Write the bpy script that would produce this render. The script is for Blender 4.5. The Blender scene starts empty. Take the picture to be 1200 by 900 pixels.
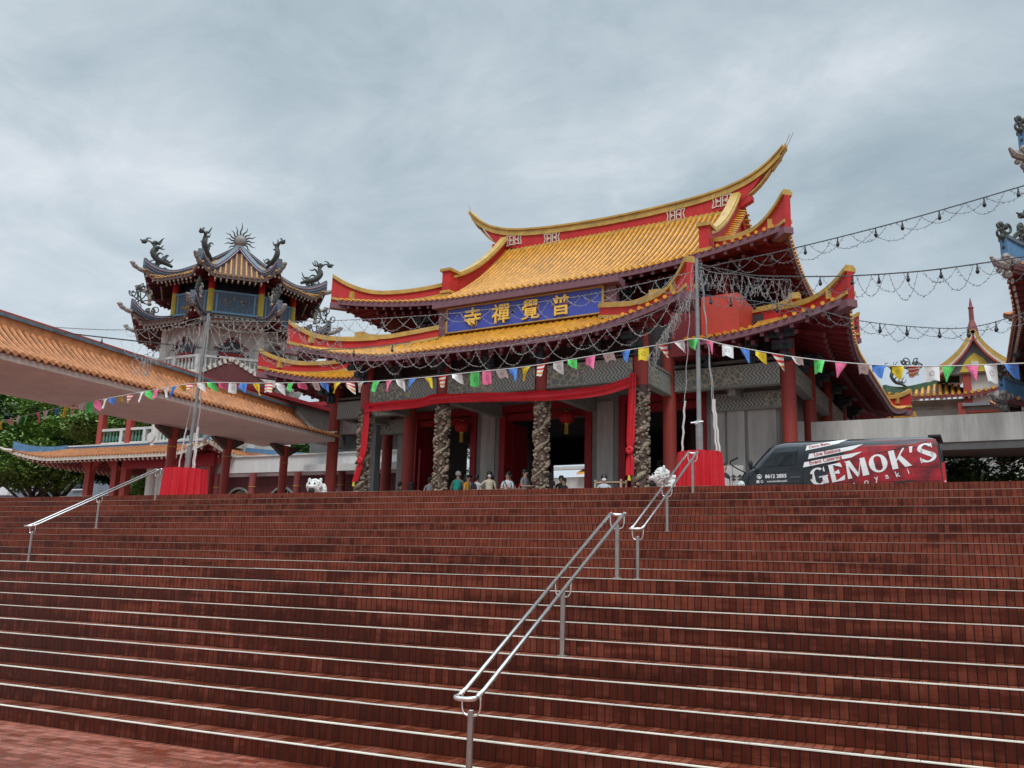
import bpy, bmesh, math, random
from math import sin, cos, pi, radians as R_, sqrt, atan2
from mathutils import Vector, Matrix, noise as NZ
random.seed(7)
S = bpy.context.scene
COL = S.collection
# ------------------------------------------------------------------ materials
def new_mat(name):
    m = bpy.data.materials.new(name); m.use_nodes = True
    nt = m.node_tree; b = nt.nodes['Principled BSDF']
    return m, nt, b
def N(nt, t, **kw):
    n = nt.nodes.new(t)
    for k, v in kw.items():
        if k in n.inputs.keys() if hasattr(n.inputs, 'keys') else False: n.inputs[k].default_value = v
        else: setattr(n, k, v)
    return n
def pm(name, c, rough=.6, var=.2, scale=3., bump=.0, bscale=30., metal=0., spec=.5, c2=None, dirt=0., coat=0., streak=False):
    m, nt, b = new_mat(name); L = nt.links
    tc = N(nt, 'ShaderNodeTexCoord')
    mp = N(nt, 'ShaderNodeMapping'); L.new(tc.outputs['Object'], mp.inputs['Vector'])
    if streak: mp.inputs['Scale'].default_value = (1, 1, .12)
    n = N(nt, 'ShaderNodeTexNoise'); n.inputs['Scale'].default_value = scale; n.inputs['Detail'].default_value = 6
    n.inputs['Roughness'].default_value = .65
    L.new(mp.outputs[0], n.inputs['Vector'])
    r = N(nt, 'ShaderNodeValToRGB'); e = r.color_ramp.elements
    e[0].position = .3; e[1].position = .7
    d = tuple(x*(1-var) for x in c) if c2 is None else c2
    e[0].color = (*d, 1); e[1].color = (*[min(1, x*(1+var*.6)) for x in c], 1)
    L.new(n.outputs['Fac'], r.inputs[0])
    out = r.outputs[0]
    if dirt > 0:
        n2 = N(nt, 'ShaderNodeTexNoise'); n2.inputs['Scale'].default_value = scale*.35; n2.inputs['Detail'].default_value = 8
        n2.inputs['Roughness'].default_value = .75
        L.new(mp.outputs[0], n2.inputs['Vector'])
        r2 = N(nt, 'ShaderNodeValToRGB'); r2.color_ramp.elements[0].position = .48; r2.color_ramp.elements[1].position = .68
        mx = N(nt, 'ShaderNodeMix', data_type='RGBA'); L.new(n2.outputs['Fac'], r2.inputs[0])
        mu = N(nt, 'ShaderNodeMath', operation='MULTIPLY'); mu.inputs[1].default_value = dirt
        L.new(r2.outputs[0], mu.inputs[0]); L.new(mu.outputs[0], mx.inputs[0]); L.new(out, mx.inputs[6])
        mx.inputs[7].default_value = (c[0]*.3+.01, c[1]*.3+.01, c[2]*.3+.008, 1); out = mx.outputs[2]
    L.new(out, b.inputs['Base Color'])
    b.inputs['Roughness'].default_value = rough; b.inputs['Metallic'].default_value = metal
    b.inputs['Specular IOR Level'].default_value = spec
    b.inputs['Coat Weight'].default_value = coat
    if bump > 0:
        n3 = N(nt, 'ShaderNodeTexNoise'); n3.inputs['Scale'].default_value = bscale; n3.inputs['Detail'].default_value = 4
        L.new(tc.outputs['Object'], n3.inputs['Vector'])
        bp = N(nt, 'ShaderNodeBump'); bp.inputs['Strength'].default_value = bump; bp.inputs['Distance'].default_value = .05
        L.new(n3.outputs['Fac'], bp.inputs['Height']); L.new(bp.outputs[0], b.inputs['Normal'])
    return m
def brick_mat(name, axes, bw, rh, off, cA, cB, mortar, ms, wetlo, wetcol, rlo, rhi, freq=2, bright=None, zr=None):
    m, nt, b = new_mat(name); L = nt.links
    tc = N(nt, 'ShaderNodeTexCoord'); sp = N(nt, 'ShaderNodeSeparateXYZ'); L.new(tc.outputs['Object'], sp.inputs[0])
    cb = N(nt, 'ShaderNodeCombineXYZ'); L.new(sp.outputs[axes[0]], cb.inputs[0]); L.new(sp.outputs[axes[1]], cb.inputs[1])
    br = N(nt, 'ShaderNodeTexBrick'); br.offset = off; br.offset_frequency = freq
    br.inputs['Scale'].default_value = 1; br.inputs['Brick Width'].default_value = bw; br.inputs['Row Height'].default_value = rh
    br.inputs['Mortar Size'].default_value = ms; br.inputs['Mortar Smooth'].default_value = .3
    br.inputs['Color1'].default_value = (0, 0, 0, 1); br.inputs['Color2'].default_value = (1, 1, 1, 1); br.inputs['Mortar'].default_value = (.5, .5, .5, 1)
    br.inputs['Bias'].default_value = 0
    L.new(cb.outputs[0], br.inputs['Vector'])
    rp = N(nt, 'ShaderNodeMix', data_type='RGBA'); rp.inputs[6].default_value = (*cA, 1); rp.inputs[7].default_value = (*cB, 1)
    L.new(br.outputs['Color'], rp.inputs[0])
    # big slow tone change + wet patches
    n = N(nt, 'ShaderNodeTexNoise'); n.inputs['Scale'].default_value = .55; n.inputs['Detail'].default_value = 7; n.inputs['Roughness'].default_value = .7
    mp = N(nt, 'ShaderNodeMapping'); mp.inputs['Scale'].default_value = (.55, 2.2, 4.5); L.new(tc.outputs['Object'], mp.inputs[0]); L.new(mp.outputs[0], n.inputs['Vector'])
    # per-brick jitter of the wet mask
    ad = N(nt, 'ShaderNodeMath', operation='MULTIPLY_ADD'); ad.inputs[1].default_value = .19; L.new(br.outputs['Color'], ad.inputs[0]); L.new(n.outputs['Fac'], ad.inputs[2])
    src = ad.outputs[0]
    if zr:
        mr = N(nt, 'ShaderNodeMapRange'); mr.inputs[1].default_value = zr[0]; mr.inputs[2].default_value = zr[1]; mr.inputs[3].default_value = zr[2]; mr.inputs[4].default_value = 0
        L.new(sp.outputs[2], mr.inputs[0]); a2 = N(nt, 'ShaderNodeMath', operation='ADD'); L.new(mr.outputs[0], a2.inputs[0]); L.new(src, a2.inputs[1]); src = a2.outputs[0]
    wr = N(nt, 'ShaderNodeValToRGB'); wr.color_ramp.elements[0].position = wetlo; wr.color_ramp.elements[1].position = wetlo+.16
    L.new(src, wr.inputs[0])
    wm = N(nt, 'ShaderNodeMix', data_type='RGBA', blend_type='MULTIPLY'); wm.inputs[7].default_value = (*wetcol, 1)
    L.new(wr.outputs[0], wm.inputs[0]); L.new(rp.outputs[2], wm.inputs[6])
    mm = N(nt, 'ShaderNodeMix', data_type='RGBA'); L.new(br.outputs['Fac'], mm.inputs[0]); L.new(wm.outputs[2], mm.inputs[6]); mm.inputs[7].default_value = (*mortar, 1)
    # vertical drips / scuffs
    n4 = N(nt, 'ShaderNodeTexNoise'); n4.inputs['Scale'].default_value = 9; n4.inputs['Detail'].default_value = 5
    mp4 = N(nt, 'ShaderNodeMapping'); mp4.inputs['Scale'].default_value = (1.6, .5, .35); L.new(tc.outputs['Object'], mp4.inputs[0]); L.new(mp4.outputs[0], n4.inputs['Vector'])
    r4 = N(nt, 'ShaderNodeValToRGB'); r4.color_ramp.elements[0].position = .3; r4.color_ramp.elements[0].color = (.55, .5, .5, 1); r4.color_ramp.elements[1].position = .62; r4.color_ramp.elements[1].color = (1.12, 1.08, 1.08, 1)
    L.new(n4.outputs['Fac'], r4.inputs[0])
    m4 = N(nt, 'ShaderNodeMix', data_type='RGBA', blend_type='MULTIPLY'); m4.inputs[0].default_value = .75
    L.new(mm.outputs[2], m4.inputs[6]); L.new(r4.outputs[0], m4.inputs[7])
    n5 = N(nt, 'ShaderNodeTexNoise'); n5.inputs['Scale'].default_value = 2.3; n5.inputs['Detail'].default_value = 9; n5.inputs['Roughness'].default_value = .8
    mp5 = N(nt, 'ShaderNodeMapping'); mp5.inputs['Scale'].default_value = (1.5, .4, .8); mp5.inputs['Location'].default_value = (3, 1, 5); L.new(tc.outputs['Object'], mp5.inputs[0]); L.new(mp5.outputs[0], n5.inputs['Vector'])
    r5 = N(nt, 'ShaderNodeValToRGB'); r5.color_ramp.elements[0].position = .69; r5.color_ramp.elements[1].position = .80; r5.color_ramp.elements[1].color = (.6, .6, .6, 1); L.new(n5.outputs['Fac'], r5.inputs[0])
    m5 = N(nt, 'ShaderNodeMix', data_type='RGBA'); L.new(r5.outputs[0], m5.inputs[0]); L.new(m4.outputs[2], m5.inputs[6]); m5.inputs[7].default_value = (.36, .27, .23, 1)
    L.new(m5.outputs[2], b.inputs['Base Color'])
    rr = N(nt, 'ShaderNodeMapRange'); rr.inputs[3].default_value = rhi; rr.inputs[4].default_value = rlo; L.new(wr.outputs[0], rr.inputs[0]); L.new(rr.outputs[0], b.inputs['Roughness'])
    bp = N(nt, 'ShaderNodeBump'); bp.inputs['Strength'].default_value = .5; bp.inputs['Distance'].default_value = .006; bp.invert = True
    L.new(br.outputs['Fac'], bp.inputs['Height']); L.new(bp.outputs[0], b.inputs['Normal']); b.inputs['Specular IOR Level'].default_value = .5 if name != 'riser_brick' else .18
    return m
M = {}
M['gold'] = pm('gold_tile', (.60, .27, .022), .38, .28, 2.5, dirt=.18)
M['goldrib'] = pm('gold_rib', (.68, .305, .022), .33, .4, 3, dirt=.38)
M['ochre'] = pm('ochre_cap', (.50, .31, .065), .5, .25, 3, dirt=.45)
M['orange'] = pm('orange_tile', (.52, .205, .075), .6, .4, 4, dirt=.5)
M['orangepan'] = pm('orange_pan', (.085, .032, .018), .75, .4, 3, dirt=.4)  # shade between the tile rows put into the pan colour, on top of dirt
M['goldpan'] = pm('gold_pan', (.27, .105, .008), .5, .3, 4)  # darker than the ribs: shade in the gaps put into the colour
M['red'] = pm('red_plaster', (.50, .014, .012), .6, .2, 2, dirt=.25)
M['redbox'] = pm('red_panel', (.52, .05, .028), .6, .2, 1.5, dirt=.1)
M['redcol'] = pm('red_column', (.36, .050, .036), .6, .18, 2, dirt=.12, streak=True)
M['redcol2'] = pm('dull_red_column', (.23, .045, .042), .55, .22, 2, dirt=.15, streak=True)
M['crimson'] = pm('crimson_paint', (.30, .008, .016), .55, .2, 2)
M['maroon'] = pm('maroon_soffit', (.17, .014, .020), .7, .25, 3)
M['mauve'] = pm('mauve_paint', (.19, .085, .105), .6, .2, 4)
M['cream'] = pm('cream_trim', (.62, .55, .46), .7, .25, 5, dirt=.25)
M['white'] = pm('white_plaster', (.62, .62, .60), .75, .12, 2, dirt=.3, streak=True)
M['greywall'] = pm('granite_wall', (.28, .28, .265), .7, .2, 3, bump=.05, dirt=.2)
M['darkwall'] = pm('dark_granite', (.12, .12, .118), .7, .2, 3)
M['concrete'] = pm('concrete', (.52, .51, .475), .8, .25, 2.2, bump=.15, dirt=.6, streak=True)
M['beige'] = pm('beige_soffit', (.76, .70, .64), .8, .12, 1.5, dirt=.15)
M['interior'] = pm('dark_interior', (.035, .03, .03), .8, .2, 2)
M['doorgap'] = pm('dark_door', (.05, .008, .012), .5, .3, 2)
M['blue'] = pm('sign_blue', (.05, .075, .40), .5, .1, 3)
M['letter'] = pm('gold_letter', (.90, .55, .07), .35, .1, 8)
M['bluetrim'] = pm('blue_trim', (.10, .24, .42), .6, .25, 4, dirt=.3)
M['slate'] = pm('slate_blue_ridge', (.11, .15, .18), .6, .35, 5, dirt=.4)
M['pink'] = pm('pink_stripe', (.55, .30, .36), .6, .2, 5)
M['indigo'] = pm('indigo_line', (.06, .06, .16), .6, .2, 5)
M['navy'] = pm('navy_opening', (.012, .017, .032), .4, .3, 3)
M['panelblue'] = pm('panel_blue', (.11, .19, .27), .6, .35, 14, c2=(.05, .07, .10))
M['lightblue'] = pm('light_blue_frame', (.19, .36, .50), .6, .2, 5)
M['yellow'] = pm('yellow_paint', (.62, .47, .06), .6, .2, 5)
M['bronze'] = pm('weathered_figure', (.062, .07, .062), .7, .5, 8)
M['figure'] = pm('painted_figure', (.34, .30, .27), .7, .6, 16, c2=(.06, .05, .045))
M['steel'] = pm('brushed_steel', (.82, .80, .77), .22, .08, 8, metal=1.)
M['steelpost'] = pm('dull_steel', (.42, .38, .35), .38, .15, 8, metal=1.)
M['pole'] = pm('galvanised_pole', (.27, .28, .28), .5, .25, 5, metal=.4)
M['nosing'] = pm('pale_nosing', (.82, .77, .66), .35, .25, 1.5, dirt=.3)
M['nosing2'] = pm('dull_nosing', (.40, .25, .20), .5, .6, 1.1, dirt=.6)  # duller strip colour for the upper flight
M['cloth'] = pm('red_cloth', (.55, .004, .014), .75, .12, 6)
M['drape'] = pm('red_satin', (.62, .008, .02), .5, .15, 3)
M['rope'] = pm('grey_rope', (.36, .36, .36), .8, .3, 20)
M['wire'] = pm('black_cable', (.015, .015, .017), .6, .2, 5)
M['fairy'] = pm('fairy_wire', (.38, .37, .355), .6, .3, 8)
M['fairydark'] = pm('fairy_wire_backlit', (.13, .14, .145), .6, .3, 8)  # dark copy of the wire for strings against sky: backlit look put into colour
M['bulb'] = pm('dark_bulb', (.02, .02, .022), .3, .2, 5)
M['lantern'] = pm('lantern_red', (.42, .012, .012), .6, .2, 10)
M['bark'] = pm('bark', (.06, .048, .04), .9, .3, 6)
M['leaf'] = pm('leaf_green', (.095, .19, .032), .7, .55, .5, c2=(.025, .065, .014), spec=.2)
M['leaf2'] = pm('leaf_dark', (.038, .085, .026), .7, .5, .6, c2=(.012, .030, .010), spec=.15)
M['leaf3'] = pm('leaf_light', (.15, .26, .045), .6, .4, .6)
M['fur'] = pm('white_fur', (.74, .73, .70), .95, .2, 6, bump=.6, bscale=25)
M['black'] = pm('black_plastic', (.012, .012, .013), .45, .2, 5)
M['glass'] = pm('dark_glass', (.008, .010, .012), .06, .2, 2, spec=.8)
M['vanbody'] = pm('van_paint', (.012, .014, .018), .24, .12, 1, coat=.3)
M['vanred'] = pm('van_red_wrap', (.36, .005, .012), .35, .45, 3.2, coat=.15, c2=(.06, .003, .006))
M['vanwhite'] = pm('van_white_wrap', (.72, .73, .72), .4, .06, 3)
M['vanredtext'] = pm('van_red_text', (.35, .01, .02), .4, .1, 3)
M['vangrey'] = pm('van_grey_wrap', (.10, .11, .12), .3, .5, 4, coat=.4)
M['lamp'] = pm('lamp_lens', (.55, .58, .58), .12, .3, 12)
M['taillamp'] = pm('tail_lens', (.40, .01, .01), .15, .2, 8)
M['skin'] = pm('skin', (.46, .28, .20), .6, .1, 5)
M['hair'] = pm('black_hair', (.012, .010, .010), .5, .3, 20)
M['mask'] = pm('face_mask', (.70, .72, .74), .8, .05, 5)
M['wood'] = pm('pale_wood', (.48, .38, .27), .7, .2, 6)
M['board'] = pm('notice_board', (.50, .49, .46), .7, .12, 6)
M['greydrk'] = pm('grey_steel_column', (.21, .225, .235), .6, .15, 3)
M['aptgrey'] = pm('apartment_grey', (.20, .24, .28), .8, .1, 1)
M['aptwhite'] = pm('apartment_white', (.68, .70, .72), .8, .08, 1)
M['farwall'] = pm('pale_wall', (.68, .67, .63), .8, .12, 2, dirt=.35, streak=True)
M['roofgreen'] = pm('green_ridge', (.07, .15, .10), .6, .3, 5)
M['carved'] = pm('carved_bracket', (.12, .075, .06), .7, .7, 12, c2=(.03, .018, .015))
M['towertile'] = pm('tower_tile', (.42, .19, .03), .5, .4, 5, dirt=.4)
M['brownwall'] = pm('brown_plaster', (.10, .075, .068), .8, .2, 2, dirt=.3)
M['paving'] = pm('plaza_paving', (.27, .13, .11), .7, .3, 1.5)
# carved / painted timber beam
def beam_mat():
    m, nt, b = new_mat('painted_beam'); L = nt.links
    tc = N(nt, 'ShaderNodeTexCoord')
    sx = N(nt, 'ShaderNodeSeparateXYZ'); L.new(tc.outputs['Object'], sx.inputs[0])
    ab = N(nt, 'ShaderNodeMath', operation='PINGPONG'); ab.inputs[1].default_value = .16; L.new(sx.outputs[2], ab.inputs[0])
    ad = N(nt, 'ShaderNodeMath', operation='ADD'); L.new(sx.outputs[0], ad.inputs[0]); L.new(sx.outputs[1], ad.inputs[1])
    a2 = N(nt, 'ShaderNodeMath', operation='ADD'); L.new(ad.outputs[0], a2.inputs[0]); L.new(ab.outputs[0], a2.inputs[1])
    cb = N(nt, 'ShaderNodeCombineXYZ'); L.new(a2.outputs[0], cb.inputs[0])
    w = N(nt, 'ShaderNodeTexWave'); w.inputs['Scale'].default_value = 2.4; w.inputs['Distortion'].default_value = 1.2; w.inputs['Detail'].default_value = 3; w.inputs['Detail Scale'].default_value = 2; L.new(cb.outputs[0], w.inputs[0])
    v = N(nt, 'ShaderNodeTexVoronoi'); v.feature = 'DISTANCE_TO_EDGE'; v.inputs['Scale'].default_value = 7
    n = N(nt, 'ShaderNodeTexNoise'); n.inputs['Scale'].default_value = 4; L.new(tc.outputs['Object'], n.inputs[0])
    mxv = N(nt, 'ShaderNodeMix', data_type='RGBA'); mxv.inputs[0].default_value = .25; L.new(tc.outputs['Object'], mxv.inputs[6]); L.new(n.outputs['Color'], mxv.inputs[7])
    L.new(mxv.outputs[2], v.inputs[0])
    r1 = N(nt, 'ShaderNodeValToRGB'); e = r1.color_ramp.elements; e[0].position = .3; e[0].color = (.15, .18, .17, 1); e[1].position = .5; e[1].color = (.25, .285, .265, 1)
    x = e.new(.8); x.color = (.42, .44, .38, 1)
    L.new(w.outputs['Fac'], r1.inputs[0])
    r2 = N(nt, 'ShaderNodeValToRGB'); e = r2.color_ramp.elements; e[0].position = .03; e[0].color = (.50, .46, .32, 1); e[1].position = .11; e[1].color = (.18, .22, .20, 1)
    L.new(v.outputs[0], r2.inputs[0])
    # alternate the two fields along the beam
    pp = N(nt, 'ShaderNodeMath', operation='PINGPONG'); pp.inputs[1].default_value = 1.75
    ax = N(nt, 'ShaderNodeMath', operation='ADD'); ax.inputs[1].default_value = .05; L.new(ad.outputs[0], ax.inputs[0]); L.new(ax.outputs[0], pp.inputs[0])
    gt = N(nt, 'ShaderNodeMath', operation='GREATER_THAN'); gt.inputs[1].default_value = .95; L.new(pp.outputs[0], gt.inputs[0])
    mx = N(nt, 'ShaderNodeMix', data_type='RGBA'); L.new(gt.outputs[0], mx.inputs[0]); L.new(r2.outputs[0], mx.inputs[6]); L.new(r1.outputs[0], mx.inputs[7])
    L.new(mx.outputs[2], b.inputs['Base Color']); b.inputs['Roughness'].default_value = .65
    return m
M['beam'] = beam_mat()
M['beamplain'] = pm('beam_plain', (.28, .30, .27), .7, .25, 6, dirt=.3)
def dragon_mat():
    m, nt, b = new_mat('carved_stone'); L = nt.links
    tc = N(nt, 'ShaderNodeTexCoord')
    n = N(nt, 'ShaderNodeTexNoise'); n.inputs['Scale'].default_value = 3.2; n.inputs['Detail'].default_value = 3; L.new(tc.outputs['Object'], n.inputs[0])
    r = N(nt, 'ShaderNodeValToRGB'); e = r.color_ramp.elements; e[0].position = .30; e[0].color = (.10, .08, .055, 1); e[1].position = .46; e[1].color = (.34, .28, .20, 1)
    for p_, c_ in ((.56, (.24, .19, .13)), (.64, (.45, .39, .30)), (.70, (.34, .07, .045)), (.75, (.22, .27, .30)), (.82, (.40, .36, .30))):
        x = e.new(p_); x.color = (*c_, 1)
    L.new(n.outputs['Fac'], r.inputs[0]); L.new(r.outputs[0], b.inputs['Base Color'])
    v = N(nt, 'ShaderNodeTexVoronoi'); v.inputs['Scale'].default_value = 11; L.new(tc.outputs['Object'], v.inputs[0])
    bp = N(nt, 'ShaderNodeBump'); bp.inputs['Strength'].default_value = .9; bp.inputs['Distance'].default_value = .06; L.new(v.outputs[0], bp.inputs['Height']); L.new(bp.outputs[0], b.inputs['Normal'])
    b.inputs['Roughness'].default_value = .7
    return m
M['dragon'] = dragon_mat()
M['riser'] = brick_mat('riser_brick', (0, 2), .072, .1502, 0., (.168, .040, .022), (.225, .056, .031), (.024, .009, .006), .0055, .58, (.36, .26, .22), .32, .6, zr=(.2, 2.3, .22))
M['tread'] = brick_mat('tread_brick', (0, 1), .072, .36, 0., (.20, .046, .020), (.30, .075, .033), (.03, .012, .008), .005, .50, (.42, .34, .3), .12, .5)
M['ground'] = brick_mat('ground_brick', (0, 1), .21, .105, .5, (.32, .085, .048), (.46, .16, .105), (.11, .05, .04), .009, .50, (.50, .30, .2), .12, .45)
def flag_mat(name, c, stripes=None):
    m, nt, b = new_mat(name); L = nt.links
    uv = N(nt, 'ShaderNodeUVMap'); uv.uv_map = 'UVMap'
    if stripes:
        sp = N(nt, 'ShaderNodeSeparateXYZ'); L.new(uv.outputs[0], sp.inputs[0])
        r = N(nt, 'ShaderNodeValToRGB'); r.color_ramp.interpolation = 'CONSTANT'; e = r.color_ramp.elements
        e[0].position = 0; e[0].color = (*stripes[0], 1); e[1].position = 1/len(stripes); e[1].color = (*stripes[1], 1)
        for i in range(2, len(stripes)):
            x = e.new(i/len(stripes)); x.color = (*stripes[i], 1)
        L.new(sp.outputs[1], r.inputs[0]); L.new(r.outputs[0], b.inputs['Base Color'])
    else:
        mp = N(nt, 'ShaderNodeMapping'); mp.inputs['Location'].default_value = (-.5, -.5, 0); L.new(uv.outputs[0], mp.inputs[0])
        ln = N(nt, 'ShaderNodeVectorMath', operation='LENGTH'); L.new(mp.outputs[0], ln.inputs[0])
        n = N(nt, 'ShaderNodeTexNoise'); n.inputs['Scale'].default_value = 14; L.new(uv.outputs[0], n.inputs[0])
        ad = N(nt, 'ShaderNodeMath', operation='MULTIPLY_ADD'); ad.inputs[1].default_value = .35; L.new(n.outputs['Fac'], ad.inputs[0]); L.new(ln.outputs['Value'], ad.inputs[2])
        r = N(nt, 'ShaderNodeValToRGB'); e = r.color_ramp.elements; e[0].position = .26; e[0].color = (*c, 1); e[1].position = .28; e[1].color = (*[x*.5 for x in c], 1)
        x = e.new(.36); x.color = (*[x*.55 for x in c], 1); x = e.new(.38); x.color = (*c, 1)
        L.new(ad.outputs[0], r.inputs[0]); L.new(r.outputs[0], b.inputs['Base Color'])
    b.inputs['Roughness'].default_value = .75
    return m
FL = {'pink': flag_mat('pink_flag', (.80, .16, .32)), 'green': flag_mat('green_flag', (.10, .62, .14)), 'blue': flag_mat('blue_flag', (.07, .22, .62)),
      'yellow': flag_mat('yellow_flag', (.80, .62, .03)), 'white': flag_mat('white_flag', (.74, .75, .74)),
      'striped': flag_mat('striped_flag', None, [(.60, .04, .03), (.75, .72, .68), (.60, .04, .03), (.75, .72, .68), (.62, .25, .05), (.70, .68, .62)])}
# ------------------------------------------------------------------ mesh builder
class MB:
    def __init__(s, f=None): s.v = []; s.f = []; s.m = []; s.uv = {}; s.fn = f
    def add(s, vs, fs, mi=0):
        o = len(s.v); s.v += [tuple(x) for x in vs]
        for q in fs: s.f.append(tuple(o+i for i in q)); s.m.append(mi)
        return s
    def box(s, x0, x1, y0, y1, z0, z1, mi=0):
        return s.add([(x0,y0,z0),(x1,y0,z0),(x1,y1,z0),(x0,y1,z0),(x0,y0,z1),(x1,y0,z1),(x1,y1,z1),(x0,y1,z1)],
                     [(0,3,2,1),(4,5,6,7),(0,1,5,4),(1,2,6,5),(2,3,7,6),(3,0,4,7)], mi)
    def bar(s, a, b, w, h, mi=0, up=(0,0,1)):
        a = Vector(a); b = Vector(b); d = (b-a).normalized(); r = d.cross(Vector(up))
        if r.length < 1e-4: r = Vector((1,0,0))
        r.normalize(); u = r.cross(d); vs = []
        for p in (a, b):
            for i, j in ((-1,-1),(1,-1),(1,1),(-1,1)): vs.append(p + r*(i*w/2) + u*(j*h/2))
        return s.add(vs, [(0,1,2,3),(7,6,5,4),(0,4,5,1),(1,5,6,2),(2,6,7,3),(3,7,4,0)], mi)
    def tube(s, pts, rad, n=6, mi=0, cap=True):
        pts = [Vector(p) for p in pts]; k = len(pts)
        if not hasattr(rad, '__len__'): rad = [rad]*k
        vs = []; prev = None
        for i, p in enumerate(pts):
            t = (pts[min(i+1,k-1)] - pts[max(i-1,0)])
            t = t.normalized() if t.length > 1e-9 else Vector((0,0,1))
            if prev is None:
                a = Vector((0,0,1)) if abs(t.z) < .9 else Vector((1,0,0))
                r = t.cross(a).normalized()
            else:
                r = (prev - t*prev.dot(t)); r = r.normalized() if r.length > 1e-6 else prev
            prev = r; u = t.cross(r)
            for j in range(n):
                q = 2*pi*j/n; vs.append(p + (r*cos(q)+u*sin(q))*rad[i])
        fs = [(i*n+j, i*n+(j+1)%n, (i+1)*n+(j+1)%n, (i+1)*n+j) for i in range(k-1) for j in range(n)]
        if cap: fs += [tuple(range(n-1,-1,-1)), tuple((k-1)*n+j for j in range(n))]
        return s.add(vs, fs, mi)
    def lathe(s, prof, c=(0,0,0), n=16, mi=0, fn=None):
        vs = []
        for (r, z) in prof:
            for j in range(n):
                q = 2*pi*j/n; rr = r*(fn(q, z) if fn else 1)
                vs.append((c[0]+rr*cos(q), c[1]+rr*sin(q), c[2]+z))
        k = len(prof)
        fs = [(i*n+j, i*n+(j+1)%n, (i+1)*n+(j+1)%n, (i+1)*n+j) for i in range(k-1) for j in range(n)]
        fs += [tuple(range(n-1,-1,-1)), tuple((k-1)*n+j for j in range(n))]
        return s.add(vs, fs, mi)
    def grid(s, rows, mi=0, flip=False):
        n = len(rows[0]); vs = [p for r in rows for p in r]
        fs = []
        for i in range(len(rows)-1):
            for j in range(n-1):
                q = (i*n+j, i*n+j+1, (i+1)*n+j+1, (i+1)*n+j)
                fs.append(q[::-1] if flip else q)
        return s.add(vs, fs, mi)
    def prism(s, poly, d, mi=0):     # poly: list of 3D points (planar), d: extrusion vector
        n = len(poly); d = Vector(d); P = [Vector(p) for p in poly]
        return s.add(P + [p+d for p in P], [tuple(range(n)), tuple(range(2*n-1, n-1, -1))] + [(i, i+n, (i+1)%n+n, (i+1)%n) for i in range(n)], mi)
    def ell(s, c, r, n=8, mi=0):
        prof = [(max(1e-3, sin(pi*i/n)), -cos(pi*i/n)) for i in range(n+1)]
        o = len(s.v); s.lathe(prof, (0,0,0), n+2, mi)
        for i in range(o, len(s.v)):
            x, y, z = s.v[i]; s.v[i] = (c[0]+x*r[0], c[1]+y*r[1], c[2]+z*r[2])
        return s
    def build(s, name, mats, parent=None, loc=None, smooth=False, fixn=True):
        f = s.fn or (lambda p: p)
        vs = [Vector(f(p)) for p in s.v]
        if parent is not None: inv = wm_(parent).inverted()
        else: inv = Matrix.Translation(-Vector(loc)) if loc is not None else Matrix()
        vs = [inv @ v for v in vs]
        me = bpy.data.meshes.new(name); me.from_pydata(vs, [], s.f)
        if not isinstance(mats, (list, tuple)): mats = [mats]
        for m in mats: me.materials.append(M[m] if isinstance(m, str) else m)
        me.polygons.foreach_set('material_index', s.m)
        if s.uv:
            ul = me.uv_layers.new(name='UVMap')
            for p in me.polygons:
                for li in p.loop_indices: ul.data[li].uv = s.uv.get(me.loops[li].vertex_index, (0, 0))
        if fixn:
            bm = bmesh.new(); bm.from_mesh(me); bmesh.ops.recalc_face_normals(bm, faces=bm.faces); bm.to_mesh(me); bm.free()
        if smooth: me.polygons.foreach_set('use_smooth', [True]*len(me.polygons))
        me.update()
        o = bpy.data.objects.new(name, me); COL.objects.link(o)
        if parent is not None: o.parent = parent
        elif loc is not None: o.location = loc
        return o
_WM = {}
def wm_(o):
    m = Matrix.Translation(o.location) @ o.rotation_euler.to_matrix().to_4x4() @ Matrix.Diagonal((*o.scale, 1))
    return wm_(o.parent) @ m if o.parent else m
def tag(o, label=None, cat=None, group=None, kind=None):
    if label: o['label'] = label
    if cat: o['category'] = cat
    if group: o['group'] = group
    if kind: o['kind'] = kind
    return o
def thing(name, loc, label, cat, group=None, rz=0):
    o = bpy.data.objects.new(name, None); COL.objects.link(o); o.location = loc; o.rotation_euler = (0, 0, rz)
    o.empty_display_size = .2
    return tag(o, label, cat, group)
def copy_tree(o, parent=None):
    c = o.copy(); COL.objects.link(c); c.parent = parent
    for ch in [x for x in COL.objects if x.parent == o]: copy_tree(ch, c)
    return c
def lerp(a, b, t): return tuple(a[i]+(b[i]-a[i])*t for i in range(len(a)))
def cat(pts, n):                      # resample a polyline smoothly (catmull-rom)
    P = [Vector(p) for p in pts]; P = [P[0]*2-P[1]] + P + [P[-1]*2-P[-2]]; out = []
    segs = len(P)-3
    for i in range(n+1):
        t = i/n*segs; k = min(int(t), segs-1); t -= k; a, b, c, d = P[k:k+4]
        out.append(.5*((2*b)+(c-a)*t+(2*a-5*b+4*c-d)*t*t+(3*b-a-3*c+d)*t**3))
    return out
SKX, SKY_, ZEN = 12.3, 9.1, 5.0
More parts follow.
